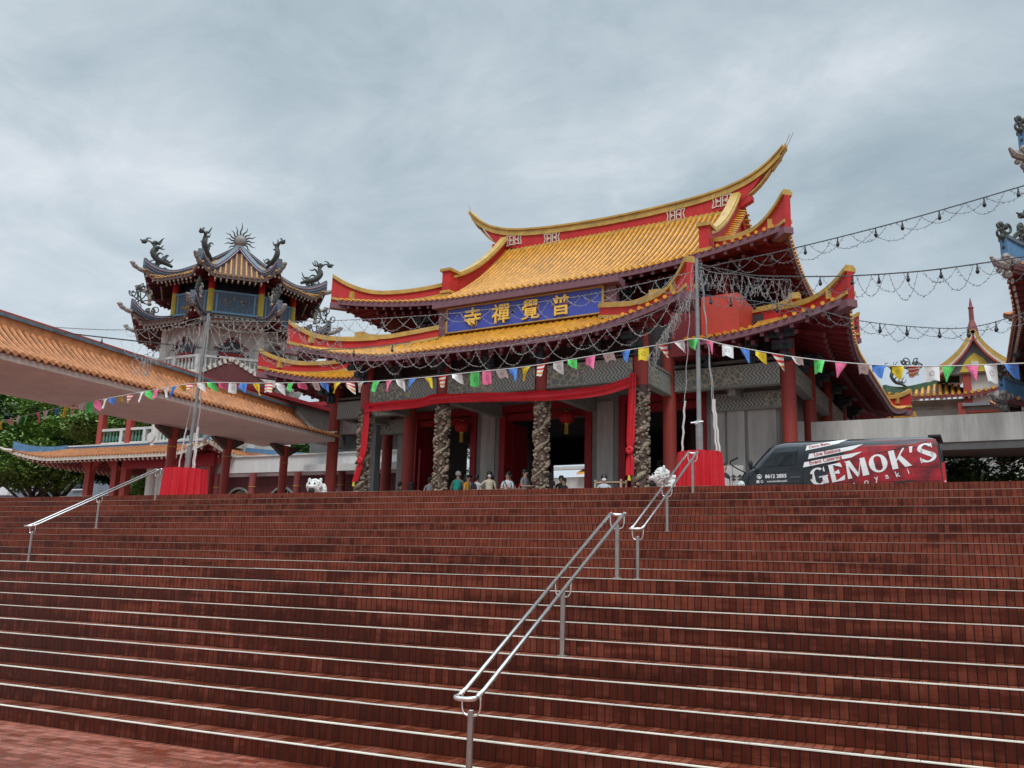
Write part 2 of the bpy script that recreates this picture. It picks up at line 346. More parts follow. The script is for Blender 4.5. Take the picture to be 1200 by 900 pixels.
# ------------------------------------------------------------------ roofs
def loft_rect(mb, pts, w, z0, z1, mi=0):
    P = [Vector(p) for p in pts]; k = len(P); rows = []
    for i, p in enumerate(P):
        t = P[min(i+1, k-1)] - P[max(i-1, 0)]; t.z = 0
        t = t.normalized() if t.length > 1e-6 else Vector((1, 0, 0)); r = Vector((-t.y, t.x, 0))
        u = i/(k-1); ww = w(u) if callable(w) else w; a = z0(u) if callable(z0) else z0; b = z1(u) if callable(z1) else z1
        q = [p + r*(ww/2) + Vector((0,0,a)), p - r*(ww/2) + Vector((0,0,a)), p - r*(ww/2) + Vector((0,0,b)), p + r*(ww/2) + Vector((0,0,b))]
        rows.append(q + [q[0]])
    mb.grid(rows, mi); mb.add(rows[0][:4], [(0,1,2,3)], mi); mb.add(rows[-1][:4], [(3,2,1,0)], mi)
class RoofSide:
    def __init__(s, cx, cy, ang, r, hl, tanA, zE, D, H, p, lift, Lc, flare, send, zf=None):
        s.__dict__.update(locals()); s.n = Vector((cos(ang), sin(ang), 0)); s.t = Vector((-sin(ang), cos(ang), 0))
    def P(s, a, q, dz=0):
        d = max(0, (s.hl-abs(a))/s.tanA); k = max(0, 1-d/s.Lc)**2
        o = s.flare*k*max(0, 1-q/s.Lc); sg = 1 if a >= 0 else -1
        v = Vector((s.cx, s.cy, 0)) + s.n*(s.r-q+o) + s.t*(a+sg*o*s.tanA)
        v.z = s.zE + s.H*(max(0, q)/s.D)**s.p + s.lift*k*max(0, 1-q/s.Lc) + dz
        return v
    def fill(s, pan, rib, soff, fas, raf, step=.25, rr=.066, so=2.4, rafstep=.42, nq=9, jumps=(), skip=None, eps=.002, rafw=.1):
        n = max(2, int(round(2*s.hl/step))); st = 2*s.hl/n
        A = [-s.hl + st*i for i in range(n+1)]
        cols = sorted(A + [g+e for g in jumps for e in (-eps, eps)])
        rows = []; rowsS = []
        for a in cols:
            e = max(.001, s.send(a)); rows.append([s.P(a, e*j/nq) for j in range(nq+1)])
            e2 = min(so, e); rowsS.append([s.P(a, e2*j/4, -.17) for j in range(5)])
        for i in range(len(cols)-1):
            if skip and skip((cols[i]+cols[i+1])/2): continue
            if cols[i+1]-cols[i] > 2.5*eps: pan.grid([rows[i], rows[i+1]], 0)
            if soff is not None: soff.grid([rowsS[i], rowsS[i+1]], 0)
            if fas is not None:
                a0, a1 = cols[i], cols[i+1]
                fas.grid([[s.P(a0, -.03, .0), s.P(a0, -.03, -.2)], [s.P(a1, -.03, .0), s.P(a1, -.03, -.2)]], 0)
                fas.grid([[s.P(a0, -.03, -.2), s.P(a0, .08, -.2)], [s.P(a1, -.03, -.2), s.P(a1, .08, -.2)]], 0)
        if rib is not None:
            for i in range(n):
                a = A[i]+st/2
                if skip and skip(a): continue
                e = s.send(a)
                if e < .15: continue
                m = max(2, int(nq*min(1, e/s.D*1.3)))
                pts = [s.P(a, -.09, .03)] + [s.P(a, e*j/m, .035) for j in range(m+1)]
                rib.tube(pts, rr, 6, 0)
        if raf is not None:
            m = int(2*s.hl/rafstep)
            for i in range(m):
                a = -s.hl + (i+.5)*2*s.hl/m
                if skip and skip(a): continue
                e = min(so, s.send(a))
                if e < .3: continue
                raf.bar(s.P(a, .1, -.245), s.P(a, e, -.245), rafw, .13, 0)
                raf.bar(s.P(a, .04, -.245), s.P(a, .1, -.245), rafw*1.1, .14, 1)
                if e > 1.3:
                    raf.bar(s.P(a, .78, -.40), s.P(a, e, -.40), rafw*1.1, .13, 0); raf.bar(s.P(a, .72, -.40), s.P(a, .78, -.40), rafw*1.15, .14, 1)
def rect_roof(hx, yf, yb, zE, D, H, p, lift, Lc, flare, g=None, cx=0):
    hy = (yb-yf)/2; cy = (yb+yf)/2; out = {}
    for nm, ang, r, hl in (('F', -pi/2, hy, hx), ('B', pi/2, hy, hx), ('R', 0, hx, hy), ('L', pi, hx, hy)):
        def send(a, nm=nm, hl=hl):
            e = hl-abs(a)
            if nm in 'FB': return D if (g is not None and abs(a) < g) else min(D, e)
            return min(e, (hx-g) if g is not None else D)
        out[nm] = RoofSide(cx, cy, ang, r, hl, 1., zE, D, H, p, lift, Lc, flare, send)
    return out
def ridge_band(red, cap, pts, h0, h1, w=.22, capw=.38, caph=.13, basecap=True):
    n = len(pts)-1; f = lambda u: h0+(h1-h0)*max(0, (u-.55)/.45)**2
    loft_rect(red, pts, w, lambda u: -.06-(.24*max(0, (u-.82)/.18) if h1 > .65 else 0), f, 0)
    loft_rect(cap, pts, capw, f, lambda u: f(u)+caph, 0)
    loft_rect(cap, pts, capw*.7, lambda u: f(u)+caph, lambda u: f(u)+caph*1.45, 0)
    if basecap: loft_rect(cap, pts, w+.10, -.04, .07, 0)
# ------------------------------------------------------------------ figures on roofs: curling dragon ornament
def curl(mb, base, d, h, seed, r0=.09, arms=8):
    rn = random.Random(seed); b = Vector(base); d = Vector(d).normalized(); up = Vector((0,0,1)); sd = d.cross(up)
    pts = [b - d*h*.9, b - d*h*.55 + up*h*.12, b - d*h*.15 + up*h*.2, b + d*h*.1 + up*h*.5, b + d*h*.02 + up*h*.8, b + d*h*.3 + up*h*1.0, b + d*h*.52 + up*h*.92]
    P = cat(pts, 16); mb.tube(P, [r0*(.35+1.1*sin(pi*min(1, (i+1)/14.))) for i in range(17)], 6)
    hd = P[-1]; mb.ell(hd + d*.02, (r0*1.6, r0*1.1, r0*1.1), 5); mb.tube([hd, hd+d*h*.22+up*h*.05], [r0*.7, r0*.3], 5); mb.tube([hd, hd+d*h*.16-up*h*.08], [r0*.5, r0*.2], 5)
    mb.tube(cat([hd, hd-d*h*.12+up*h*.2, hd-d*h*.3+up*h*.24], 5), [r0*.5]*3+[r0*.3]*2+[.012], 5)
    for i in range(arms):
        k = P[int(3+i*11/arms)]; s_ = -1 if i % 2 else 1; L_ = h*rn.uniform(.4, .75); e = -d*rn.uniform(.4, 1)+up*rn.uniform(-.1, .8)+sd*s_*rn.uniform(.0, .5)
        e.normalize(); q = [k]
        for j in range(1, 5): q.append(k + e*L_*j/4 + up*sin(j*1.9+i)*L_*.14)
        mb.tube(cat(q, 9), [r0*.85*(1-j/12) for j in range(10)], 5)
def scroll(mb, base, d, h, seed, r0=.05):     # wire-like cloud scrolls
    rn = random.Random(seed); b = Vector(base); d = Vector(d).normalized(); up = Vector((0,0,1))
    for i in range(7):
        c = b + d*rn.uniform(-.6, .5)*h + up*rn.uniform(.25, .85)*h; rr = h*rn.uniform(.12, .24); a0 = rn.uniform(0, 6); sg = rn.choice((-1, 1))
        q = [c + (d*cos(a0+sg*t*.55) + up*sin(a0+sg*t*.55))*rr*(1-.07*t) for t in range(11)]
        mb.tube(q, r0*.55, 5)
        mb.tube(cat([b - d*h*.1*(i-3), (b+c)/2 + d*h*.08, q[0]], 6), r0*.6, 5)
        mb.ell(q[-1], (r0*1.3,)*3, 4)
def urn(mb, c, s_, seed): 
    rn = random.Random(seed); mb.lathe([(.10*s_, 0), (.16*s_, .1*s_), (.08*s_, .25*s_), (.14*s_, .4*s_), (.13*s_, .7*s_), (.05*s_, .85*s_)], c, 8)
    mb.ell((c[0], c[1], c[2]+.98*s_), (.1*s_,)*3, 5)
    for q in (-1, 1): mb.tube([(c[0]+q*.1*s_, c[1], c[2]+.6*s_), (c[0]+q*.28*s_, c[1]-.1*s_, c[2]+.72*s_), (c[0]+q*.22*s_, c[1]-.15*s_, c[2]+.95*s_)], .045*s_, 5)
# ------------------------------------------------------------------ setting: ground, stairs, plaza
NR, TR, RI = 22, .31081, .15
def Yn(n): return 6.84544+(n-1)*TR + (3.00465-TR if n >= 12 else 0)
PZ = NR*RI
XL, XR = -46., 16.
g = MB(); g.box(-220, 220, -160, 6.95, -.4, 0); tag(g.build('lower_ground', 'ground'), kind='structure')
st = MB()
for n in range(1, NR+1):
    y0 = Yn(n); y1 = Yn(n+1) if n < NR else y0+1.2
    z = n*RI
    st.add([(XL, y0, z-RI), (XR, y0, z-RI), (XR, y0, z-.003), (XL, y0, z-.003)], [(0,1,2,3)], 0)
    st.add([(XL, y0+.030, z), (XR, y0+.030, z), (XR, y1, z), (XL, y1, z)], [(0,1,2,3)], 1)
for x in (XL, XR):
    for n in range(1, NR+1):
        y0 = Yn(n); st.add([(x, y0, 0), (x, Yn(NR)+1.2, 0), (x, Yn(NR)+1.2, n*RI), (x, y0, n*RI)], [(0,1,2,3)], 0) if n == NR else st.add([(x, y0, 0), (x, Yn(n+1), 0), (x, Yn(n+1), n*RI), (x, y0, n*RI)], [(0,1,2,3)], 0)
stairs = tag(st.build('stairs', ['riser', 'tread'], loc=(0, 0, 0), fixn=False), kind='structure')
for n in range(1, NR+1):
    y0 = Yn(n); z = n*RI; nb = MB(); x = XL
    rn = random.Random(n)
    while x < XR:                                   # pale edge strips in lengths with hairline joints, a little uneven
        w = min(1.2, XR-x)
        if n == NR and rn.random() < .6: x += w; continue
        dz = rn.uniform(-.0015, .0015) ; dy = rn.uniform(-.002, .002)
        nb.box(x+.003, x+w-.003, y0-.004+dy, y0+(.038 if n < 12 else .03), z-.0045, z+.003+dz); x += w
    nb.build('nosing_strip', 'nosing' if n <= 12 else 'nosing2', parent=stairs)
pl = MB(); pl.box(-220, 220, Yn(NR)+1.19, 400, PZ-.3, PZ-.004); pl.box(-220, XL, Yn(NR), Yn(NR)+1.2, 0, PZ-.01); pl.box(XR, 220, Yn(NR), Yn(NR)+1.2, 0, PZ-.01)
tag(pl.build('plaza', 'paving', loc=(0,0,0)), kind='structure')
# ------------------------------------------------------------------ handrails
def handrail(x, Ys, label):
    zb = [Z for _, Z in Ys]; t = thing('handrail', (x, Ys[0][0], zb[0]), label, 'handrail', 'steel handrails on the stairs')
    rh = .735; (ya, za), (yb, zb2) = Ys[0], Ys[-1]
    for (y, z) in Ys:
        p = MB(); p.tube([(x, y, z), (x, y, z+.60)], .026, 12); p.lathe([(.06, 0), (.06, .008), (.03, .016)], (x, y, z), 12)
        p.ell((x, y, z+.60), (.026, .026, .012), 5)
        p.build('post', 'steelpost', t, smooth=False)
        b = MB(); q = [(x-.08, y, z+rh), (x-.082, y, z+.63), (x-.06, y, z+.575), (x, y, z+.56), (x+.06, y, z+.575), (x+.082, y, z+.63), (x+.08, y, z+rh)]
        b.tube(cat(q, 14), .0075, 6); b.build('bracket', 'steel', t, smooth=True)
    for s_ in (-1, 1):
        r = MB(); r.tube([(x+s_*.08, ya-.06, za+rh-.02), (x+s_*.08, ya+.05, za+rh+.02), (x+s_*.08, yb, zb2+rh)], .019, 10); r.build('rail', 'steel', t, smooth=True)
    for (y, z, e) in ((ya-.06, za+rh-.02, -1), (yb, zb2+rh, 1)):
        c = MB(); q = [(x-.08, y, z), (x-.085, y+e*.05, z-.004), (x-.05, y+e*.085, z-.008), (x, y+e*.095, z-.01), (x+.05, y+e*.085, z-.008), (x+.085, y+e*.05, z-.004), (x+.08, y, z)]
        c.tube(cat(q, 16), .019, 10); c.build('end_bend', 'steel', t, smooth=True)
handrail(-3.6, [(6.70, 0), (8.52, 6*RI), (10.08, 11*RI)], 'lower steel handrail nearest the camera on the first flight')
handrail(-4.28, [(12.86, 11*RI), (14.33, 16*RI), (15.9, 21*RI)], 'upper steel handrail leading to the right red pedestal')
handrail(-17.2, [(12.76, 11*RI), (14.30, 16*RI), (15.86, 21*RI)], 'steel handrail at the left leading to the left red pedestal')
# ------------------------------------------------------------------ temple hall
TH = R_(-5.0); U0 = -16.8; _c, _s = cos(TH), sin(TH)
def HW(p):
    x, v, z = p; x = x*(1-.005*(v-28.5)); u = U0+x
    return (u*_c - v*_s, u*_s + v*_c, z)
HB = lambda: MB(HW)
hall = thing('temple_hall', HW((0, 28.8, PZ)), 'large temple hall with sweeping golden tiled double roof and blue name board', 'temple', rz=TH)
FZ = 3.46
b = HB(); b.box(-8.6, 8.6, 25.2, 29, PZ-.1, FZ); b.box(-11, 11, 28.0, 46, PZ-.1, FZ-.004); b.build('platform', 'greywall', hall)
UP = rect_roof(9.30, 28.80, 43.2, 12.42, 7.2, 4.75, 1.55, .66, 6.5, .35, g=5.95)
SK = rect_roof(11.35, 27.0, 45.0, 9.13, 3.2, 1.35, 1.35, .72, 4.6, .35)
PO = rect_roof(7.38, 24.62, 31.7, 9.13, 3.54, 1.50, 1.25, .82, 4.6, .3)
def finish(R, nm, sides, jumps=(), skip=None, so=2.4, D=None, nq=9):
    pan, rib, sf, fa, ra = HB(), HB(), HB(), HB(), HB()
    for k in sides: R[k].fill(pan, rib, sf, fa, ra, jumps=jumps if k in 'FB' else (), skip=skip.get(k) if skip else None, so=so, nq=nq)
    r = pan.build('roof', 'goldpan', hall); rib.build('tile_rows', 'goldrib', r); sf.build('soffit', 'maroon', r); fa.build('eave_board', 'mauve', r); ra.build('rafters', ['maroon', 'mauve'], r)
    return r
ru = finish(UP, 'upper', 'FBRL', jumps=(-5.95, 5.95), so=3.1, nq=12)
rs = finish(SK, 'skirt', 'FBRL', skip={'F': lambda a: abs(a) < 6.6}, so=3.2)
rp = finish(PO, 'portico', 'FRL', skip={'R': lambda a: a > -2.7, 'L': lambda a: a < 2.7}, so=3.4)
def hipline(R, s0, s1, sx, sy, n=14):
    Fs = R['F'] if sy < 0 else R['B']; hl = Fs.hl; out = []
    for i in range(n+1):
        s_ = s0+(s1-s0)*i/n; a = (hl-s_)*sx
        if sy > 0: a = -a
        out.append(Fs.P(a if sy < 0 else -a if False else a, s_))
    return out
def ridges(R, root, s0, h0=.42, h1=.80, sxs=(-1, 1), sys_=(-1, 1), red='red', capm='ochre'):
    for sx in sxs:
        for sy in sys_:
            a, c = HB(), HB(); F = R['F']; pts = []
            for i in range(17):
                s_ = s0*(1-i/16)-.10*(i/16); q = F.P((F.hl-s_), s_)
                x = q.x*sx; y = q.y if sy < 0 else 2*F.cy-q.y; pts.append((x, y, q.z))
            ridge_band(a, c, pts, h0, h1)
            e = Vector(pts[-1]); d = (Vector(pts[-1])-Vector(pts[-2])); d.z = 0; d.normalize()
            cw = .22
            blk = HB(); blk.bar(e-d*.7+Vector((0,0,-.34)), e+d*.03+Vector((0,0,-.30)), .34, .22)
            o = a.build('hip_ridge', red, root); c.build('ridge_cap', capm, o); blk.build('corner_beam', 'mauve', o)
            # gold bead where the tiles end under the ridge
            g2 = HB(); q = e-d*.85; g2.bar(q+Vector((0,0,.06)), q+Vector((0,0,.38)), .30, .34, 0, up=(1,0,0)); g2.build('end_tile', 'ochre', o)
ridges(UP, ru, 3.0, .38, .92)
ridges(SK, rs, 2.3, .34, .66)
ridges(PO, rp, 2.0, .34, .72, sys_=(-1,))
# main ridge
def ridge_z(x):
    a = abs(x)/7.9; return 17.72 + .62*a**2 + 1.25*a**7
WX = 7.9/(1-.005*7.5)
a, c = HB(), HB(); RODS = []
X = [-1+2*i/60 for i in range(61)]
def RP(t): return (t*WX, 36, ridge_z(t*7.9))
rw = [RP(t*.885) for t in X]
loft_rect(a, rw, .34, lambda u: -.28 - .62*max(0, 1-abs(2*u-1))**0 if abs(2*u-1) < .86 else -.28-.62*max(0, (1-abs(2*u-1))/.14), -.2)
loft_rect(c, [RP(t*.97) for t in X], .46, -.30, -.20); loft_rect(c, [RP(t) for t in X], .40, -.19, -.02, 0); loft_rect(c, [RP(t*.985) for t in X], .52, -.02, .07)
for sx in (-1, 1):
    q = [(sx*(6.0+.26*i), 36, ridge_z(6.0)-.80+.02*i+.028*i*i) for i in range(7)]
    loft_rect(c, q, .30, -.03, .05)
    loft_rect(c, [(sx*7.3*WX/7.9, 36, ridge_z(7.3)-.42), (sx*7.62*WX/7.9, 36, ridge_z(7.62)-.30), (sx*7.86*WX/7.9, 36, ridge_z(7.86)-.16)], .26, -.04, .04)
    loft_rect(a, [(sx*(5.9+.2*i), 36, ridge_z(6.1)-.80) for i in range(5)], .3, lambda u: -.5+.35*u, .05)
    RODS += [[(sx*8.15, 36, ridge_z(7.85)), (sx*8.36, 36, ridge_z(7.9)+.42)], [(sx*8.2, 36.1, ridge_z(7.85)), (sx*8.5, 36.1, ridge_z(7.9)+.5)]]
mr = a.build('main_ridge', 'red', hall); c.build('ridge_cap', 'ochre', mr); [HB().tube(q, .016, 5).build('lightning_rod', 'steelpost', mr) for q in RODS]
def meander(x, y, z, s_, root, parent_fn=HB, m='cream'):
    k = parent_fn(); L_ = []
    for sx in (-1, 1):
        L_ += [[(.05,.0),(.05,.9)], [(.05,.9),(.30,.9),(.30,.6),(.2,.6)], [(.05,.1),(.30,.1),(.30,.4),(.2,.4)], [(.30,.9),(.5,1.0),(.42,.5),(.5,0),(.30,.1)], [(.05,.5),(.34,.5)]]
        for l in L_[-5:]:
            for i in range(len(l)-1): k.bar((x+sx*l[i][0]*s_*1.6, y, z+l[i][1]*s_), (x+sx*l[i+1][0]*s_*1.6, y, z+l[i+1][1]*s_), .045, .03, 0, up=(0,1,0))
    return k.build('fret_panel', m, root)
for x in (-5.35, -3.2, 3.2, 5.35): meander(x, 35.80, ridge_z(x)-.82, .54, mr)
b = HB(); b.box(-5.75, 5.75, 35.7, 36.3, 16.75, 17.02); b.build('ridge_base', 'ochre', mr)
# gable ridges running down the main slope
for sx in (-1, 1):
    for sy in (-1, 1):
        a, c = HB(), HB(); pts = []
        for i in range(19):
            s_ = 7.15 - (7.15-2.9)*i/18; q = UP['F'].P(5.95, s_); pts.append((sx*5.98, q.y if sy < 0 else 72-q.y, q.z + (.0)))
        up_ = lambda u: .62+.16*(u)**2-.12*sin(pi*u)
        loft_rect(a, pts, .24, -.1, up_); loft_rect(c, pts, .50, up_, lambda u: up_(u)+.12); loft_rect(c, pts, .36, lambda u: up_(u)+.12, lambda u: up_(u)+.20)
        e = pts[-1]; y0 = e[1]; sgn = sy
        a.box(e[0]-.2, e[0]+.2, y0-.30, y0+.30, e[2]-.05, e[2]+1.02)
        c.box(e[0]-.28, e[0]+.28, y0-.38, y0+.38, e[2]+1.02, e[2]+1.15); c.box(e[0]-.26, e[0]+.26, y0-.36, y0+.36, e[2]+.02, e[2]+.14); c.box(e[0]-.23, e[0]+.23, y0-.33, y0+.33, e[2]-.3, e[2]-.02)
        o = a.build('gable_ridge', 'red', ru); c.build('ridge_cap', 'ochre', o)
    # tile ends over the gable edge
    for sy in (-1, 1):
        t_ = HB()
        for i in range(22):
            q = UP['F'].P(5.9, 3.4+i*.17); y = q.y if sy < 0 else 72-q.y
            t_.tube([(sx*5.95, y, q.z+.02), (sx*6.45, y, q.z-.10)], .055, 5)
        t_.build('gable_tile_ends', 'goldrib', ru)
    gw = HB(); top = [UP['F'].P(5.9, 3.0+i*.42).z-.1 for i in range(11)]; ys = [UP['F'].P(5.9, 3.0+i*.42).y for i in range(11)]
    poly = [(sx*5.9, ys[i], top[i]) for i in range(11)] + [(sx*5.9, 72-ys[i], top[i]) for i in range(9, -1, -1)]
    gw.prism(poly, (sx*.1, 0, 0)); gw.build('gable_wall', 'red', hall)
# upper storey wall under the top roof
b = HB(); b.box(-7.0, 7.0, 31.0, 41.0, 10.2, 12.9); uw = b.build('upper_wall', 'maroon', hall)
for sx in (-1, 1):
    for i in range(5): b = HB(); b.box(sx*(3.9+i*.75)-.12, sx*(3.9+i*.75)+.12, 30.9, 31.0, 10.3, 12.6); b.build('wall_post', 'crimson', uw)
def bracket_row(root, x0, x1, v, z, n, axis='x', depth=1.0, zs=1.):
    for i in range(n):
        A_, B_ = HB(), HB(); t_ = x0+(x1-x0)*(i+.5)/n
        for k in range(3):
            w = (.32+.26*k)*zs; d = depth*(.3+.3*k)
            for q, mb in ((0, A_), (1, B_)):
                z0 = z+k*.26*zs+q*.13*zs
                if axis == 'x': mb.box(t_-w/2, t_+w/2, v-d, v-d+.16, z0, z0+.12*zs); mb.box(t_-.06, t_+.06, v-d-.1, v, z0-.02, z0+.1*zs)
                else: mb.box(v, v+d, t_-.06, t_+.06, z0-.02, z0+.1*zs); mb.box(v+d-.16, v+d, t_-w/2, t_+w/2, z0, z0+.12*zs)
        o = A_.build('bracket_set', M['brk1'], root); B_.build('bracket_arms', M['brk2'], o)
M['brk1'] = pm('bracket_green', (.045, .085, .075), .6, .5, 5, c2=(.015, .03, .05)); M['brk2'] = pm('bracket_blue', (.05, .085, .15), .6, .5, 5, c2=(.10, .05, .02))
bracket_row(hall, -7, 7, 31.0, 11.55, 9); bracket_row(hall, 31, 41, 7.0, 11.55, 6, 'y')
# name board
b = HB(); b.box(-3.3, 3.3, 28.05, 28.2, 10.78, 11.70); sb = b.build('name_board', 'blue', hall)
b = HB()
b.box(-3.36, 3.36, 28.00, 28.22, 11.70, 11.745); b.box(-3.36, 3.36, 28.00, 28.22, 10.74, 10.78); b.box(-3.37, -3.30, 27.99, 28.22, 10.78, 11.70); b.box(3.30, 3.37, 27.99, 28.22, 10.78, 11.70); b.build('frame', 'ochre', sb)
b = HB(); b.box(-3.9, 3.9, 27.78, 28.5, 11.75, 11.95); b.prism([(3.9, 27.8, 11.95), (3.9, 28.4, 11.95), (3.9, 28.4, 11.6), (3.9, 27.8, 11.75)], (.12, 0, 0))
b.box(-3.8, -3.4, 28.1, 28.4, 10.7, 11.75); b.box(3.4, 3.8, 28.1, 28.4, 10.7, 11.75); b.build('lintel', 'mauve', sb)
b = HB(); b.box(-3.3, 3.3, 28.2, 31.0, 10.3, 11.7); b.build('board_backing', 'maroon', sb)
def text_mesh(txt, size, ext, off=0., shear=0., align='CENTER'):
    cu = bpy.data.curves.new('t', 'FONT'); cu.body = txt; cu.size = size; cu.extrude = ext; cu.offset = off; cu.shear = shear; cu.align_x = align; cu.resolution_u = 4
    o = bpy.data.objects.new('t', cu); COL.objects.link(o); bpy.context.view_layer.update()
    dg = bpy.context.evaluated_depsgraph_get(); me = bpy.data.meshes.new_from_object(o.evaluated_get(dg)); bpy.data.objects.remove(o)
    return me
def text_part(name, txt, size, ext, mat, parent, fn, off=0., shear=0., align='CENTER', center=True):
    me = text_mesh(txt, size, ext, off, shear, align)
    if not len(me.vertices): return None
    xs = [v.co.x for v in me.vertices]; ys = [v.co.y for v in me.vertices]
    cx = (min(xs)+max(xs))/2 if center else 0; cy = (min(ys)+max(ys))/2 if center else 0
    mb = MB(); mb.add([fn(v.co.x-cx, v.co.y-cy, v.co.z) for v in me.vertices], [tuple(p.vertices) for p in me.polygons])
    return mb.build(name, mat, parent, fixn=False)
for x, ch in ((-2.12, '\u5bfa'), (-.86, '\u79aa'), (.42, '\u89ba'), (1.68, '\u666e')):
    text_part('character', ch, .80, .03, 'letter', sb, lambda a, b_, c_, x=x: HW((x+a, 28.0-c_, 11.25+b_*1.0)), off=.010)
# bands on the portico and skirt roofs
def low_band(root, pts, h0, h1):
    a, c = HB(), HB(); ridge_band(a, c, pts, h0, h1, capw=.34); e = Vector(pts[-1]); 
    c.box(e.x-.17, e.x+.17, e.y-.17, e.y+.17, e.z+h1+.0, e.z+h1+.2)
    o = a.build('top_ridge', 'red', root); c.build('ridge_cap', 'ochre', o)
for sx in (-1, 1):
    low_band(rp, [(sx*(3.45+.17*i), 27.7-.10*i, PO['F'].P(4, 3.2-.09*i).z) for i in range(16)], .34, .62)
    low_band(rs, [(sx*(8.35+.13*i), 29.2-.03*i, SK['F'].P(8, 2.3).z-.02) for i in range(12)], .38, .60)
    b = HB(); b.box(sx*6.6-.75, sx*6.6+.75, 28, 32, 8.9, 10.5) ; b.build('link_wall', 'maroon', hall)
b = HB(); b.box(7.15, 8.35, 27.25, 29.1, 9.3, 10.58); rb = b.build('attic_box', 'redbox', hall)
# columns and beams
def column(x, v, z1, r, m, root, base=True, nm='column'):
    c = HB(); c.lathe([(r*1.02, 0), (r, .3), (r, z1-FZ)], (x, v, FZ), 20); o = c.build(nm, m, root, smooth=False)
    if base: k = HB(); k.lathe([(r*1.5, 0), (r*1.6, .08), (r*1.3, .16), (r*1.15, .25)], (x, v, FZ), 16); k.build('column_base', 'greywall', o)
    return o
for x in (-9.5, -5.5, 5.5, 9.5): column(x, 28.8, 9.3, .23, 'redcol', hall)
for x in (-9.5, 9.5):
    for v in (32.2, 35.6, 39.0, 42.4): column(x, v, 9.3, .23, 'redcol', hall)
for x in (-5.5, -1.85, 1.85, 5.5):
    o = column(x, 28.5 if abs(x) < 3 else 28.49, 9.3, .001, 'redcol', hall, False) if False else None
def dragon_col(x, v):
    r = .235; c = HB(); sf_ = HB(); sf_.lathe([(r*.92, 0), (r*.92, 7.62-FZ)], (x, v, FZ), 14)
    rn = random.Random(int(x*10)); ph = rn.uniform(0, 6)
    # carved dragon winding round the shaft, clouds and figures filling the gaps
    for k in range(2):
        q = []; n = 70
        for i in range(n+1):
            t_ = i/n; a_ = ph+k*pi+t_*2*pi*2.6+.35*sin(t_*19+k); rr = r*(.92+.10*sin(t_*31+k*2)); q.append((x+rr*cos(a_), v+rr*sin(a_), FZ+.2+t_*(7.45-FZ-.2)))
        c.tube(q, [.085*(.75+.35*sin(i*.7)) for i in range(n+1)], 6)
    for i in range(330):
        a_ = rn.uniform(0, 2*pi); z = rn.uniform(FZ+.12, 7.5); s_ = rn.uniform(.035, .075); f = 1.05 if z > FZ+.8 else 1.2
        c.ell((x+r*f*cos(a_), v+r*f*sin(a_), z), (s_, s_, s_*rn.uniform(.5, 1.1)), 4)
    o = sf_.build('dragon_column', 'carved', hall); c.build('carving', 'dragon', o, smooth=True)  # dark brown shaft: shade in the gaps of the carving put into its colour
    k = HB(); k.lathe([(.23, 0), (.23, 9.3-7.6)], (x, v, 7.6), 18); k.build('column_top', 'redcol', o)
    k = HB(); k.lathe([(.44, 0), (.47, .1), (.40, .24), (.33, .34)], (x, v, FZ), 8); k.build('column_base', 'greywall', o)
for x in (-5.5, -2.0, 2.0, 5.5): dragon_col(x, 26.2)
def beam(a_, b_, w, z0, z1, root=None, m='beam', nm='beam'):
    k = HB(); k.bar((a_[0], a_[1], (z0+z1)/2), (b_[0], b_[1], (z0+z1)/2), w, z1-z0)
    o = k.build(nm, m, root or hall)
    k = HB(); k.bar((a_[0], a_[1], z0-.02), (b_[0], b_[1], z0-.02), w+.06, .05); k.bar((a_[0], a_[1], z1+.02), (b_[0], b_[1], z1+.02), w+.06, .05); k.build('beam_edge', 'beamplain', o)
for x0, x1 in ((-5.27, -2.23), (-1.77, 1.77), (2.23, 5.27)): beam((x0, 26.2), (x1, 26.2), .26, 7.80, 8.48)
for sx in (-1, 1):
    beam((sx*5.5, 26.43), (sx*5.5, 28.57), .26, 7.76, 8.42)
    beam((sx*5.73, 28.8), (sx*9.27, 28.8), .26, 7.9, 8.52)
    beam((sx*9.5, 29.03), (sx*9.5, 31.97), .26, 7.95, 8.50); beam((sx*9.5, 32.43), (sx*9.5, 35.37), .26, 7.95, 8.50); beam((sx*9.5, 35.83), (sx*9.5, 38.77), .26, 7.95, 8.50); beam((sx*9.5, 39.23), (sx*9.5, 42.17), .26, 7.95, 8.50)
    beam((sx*2.0, 26.43), (sx*2.0, 30.0), .22, 7.7, 8.1, m='beamplain')
    beam((sx*7.6, 29.0), (sx*7.6, 30.0), .22, 7.7, 8.1, m='beamplain')
    beam((sx*6.6, 29.95), (sx*9.2, 29.95), .2, 7.35, 7.85)
b = HB(); b.box(-5.4, 5.4, 26.05, 30.1, 8.6, 8.65); b.box(-9.4, 9.4, 28.7, 42, 8.66, 8.76); b.build('portico_ceiling', 'darkwall', hall)
for x in (-5.5, -2, 2, 5.5): 
    bracket_row(hall, x-.35, x+.35, 26.2, 8.55, 1, depth=.9, zs=.85)
bracket_row(hall, -5, 5, 26.2, 8.62, 5, depth=.6, zs=.7)
for x in (-9.5, 9.5): bracket_row(hall, x-.5, x+.5, 28.8, 8.55, 1, depth=1.3, zs=1.1)
bracket_row(hall, 6.2, 9.1, 28.8, 8.6, 2, depth=.8, zs=.8)
bracket_row(hall, 29.4, 42, 9.5, 8.6, 5, 'y', depth=.9, zs=.8)
b = HB(); b.box(-5.6, 5.6, 26.35, 27.2, 8.75, 9.6); b.build('eave_core', 'interior', hall); b = HB(); b.box(-9.3, 9.3, 29, 44, 8.8, 10.3); b.build('eave_core', 'interior', hall)
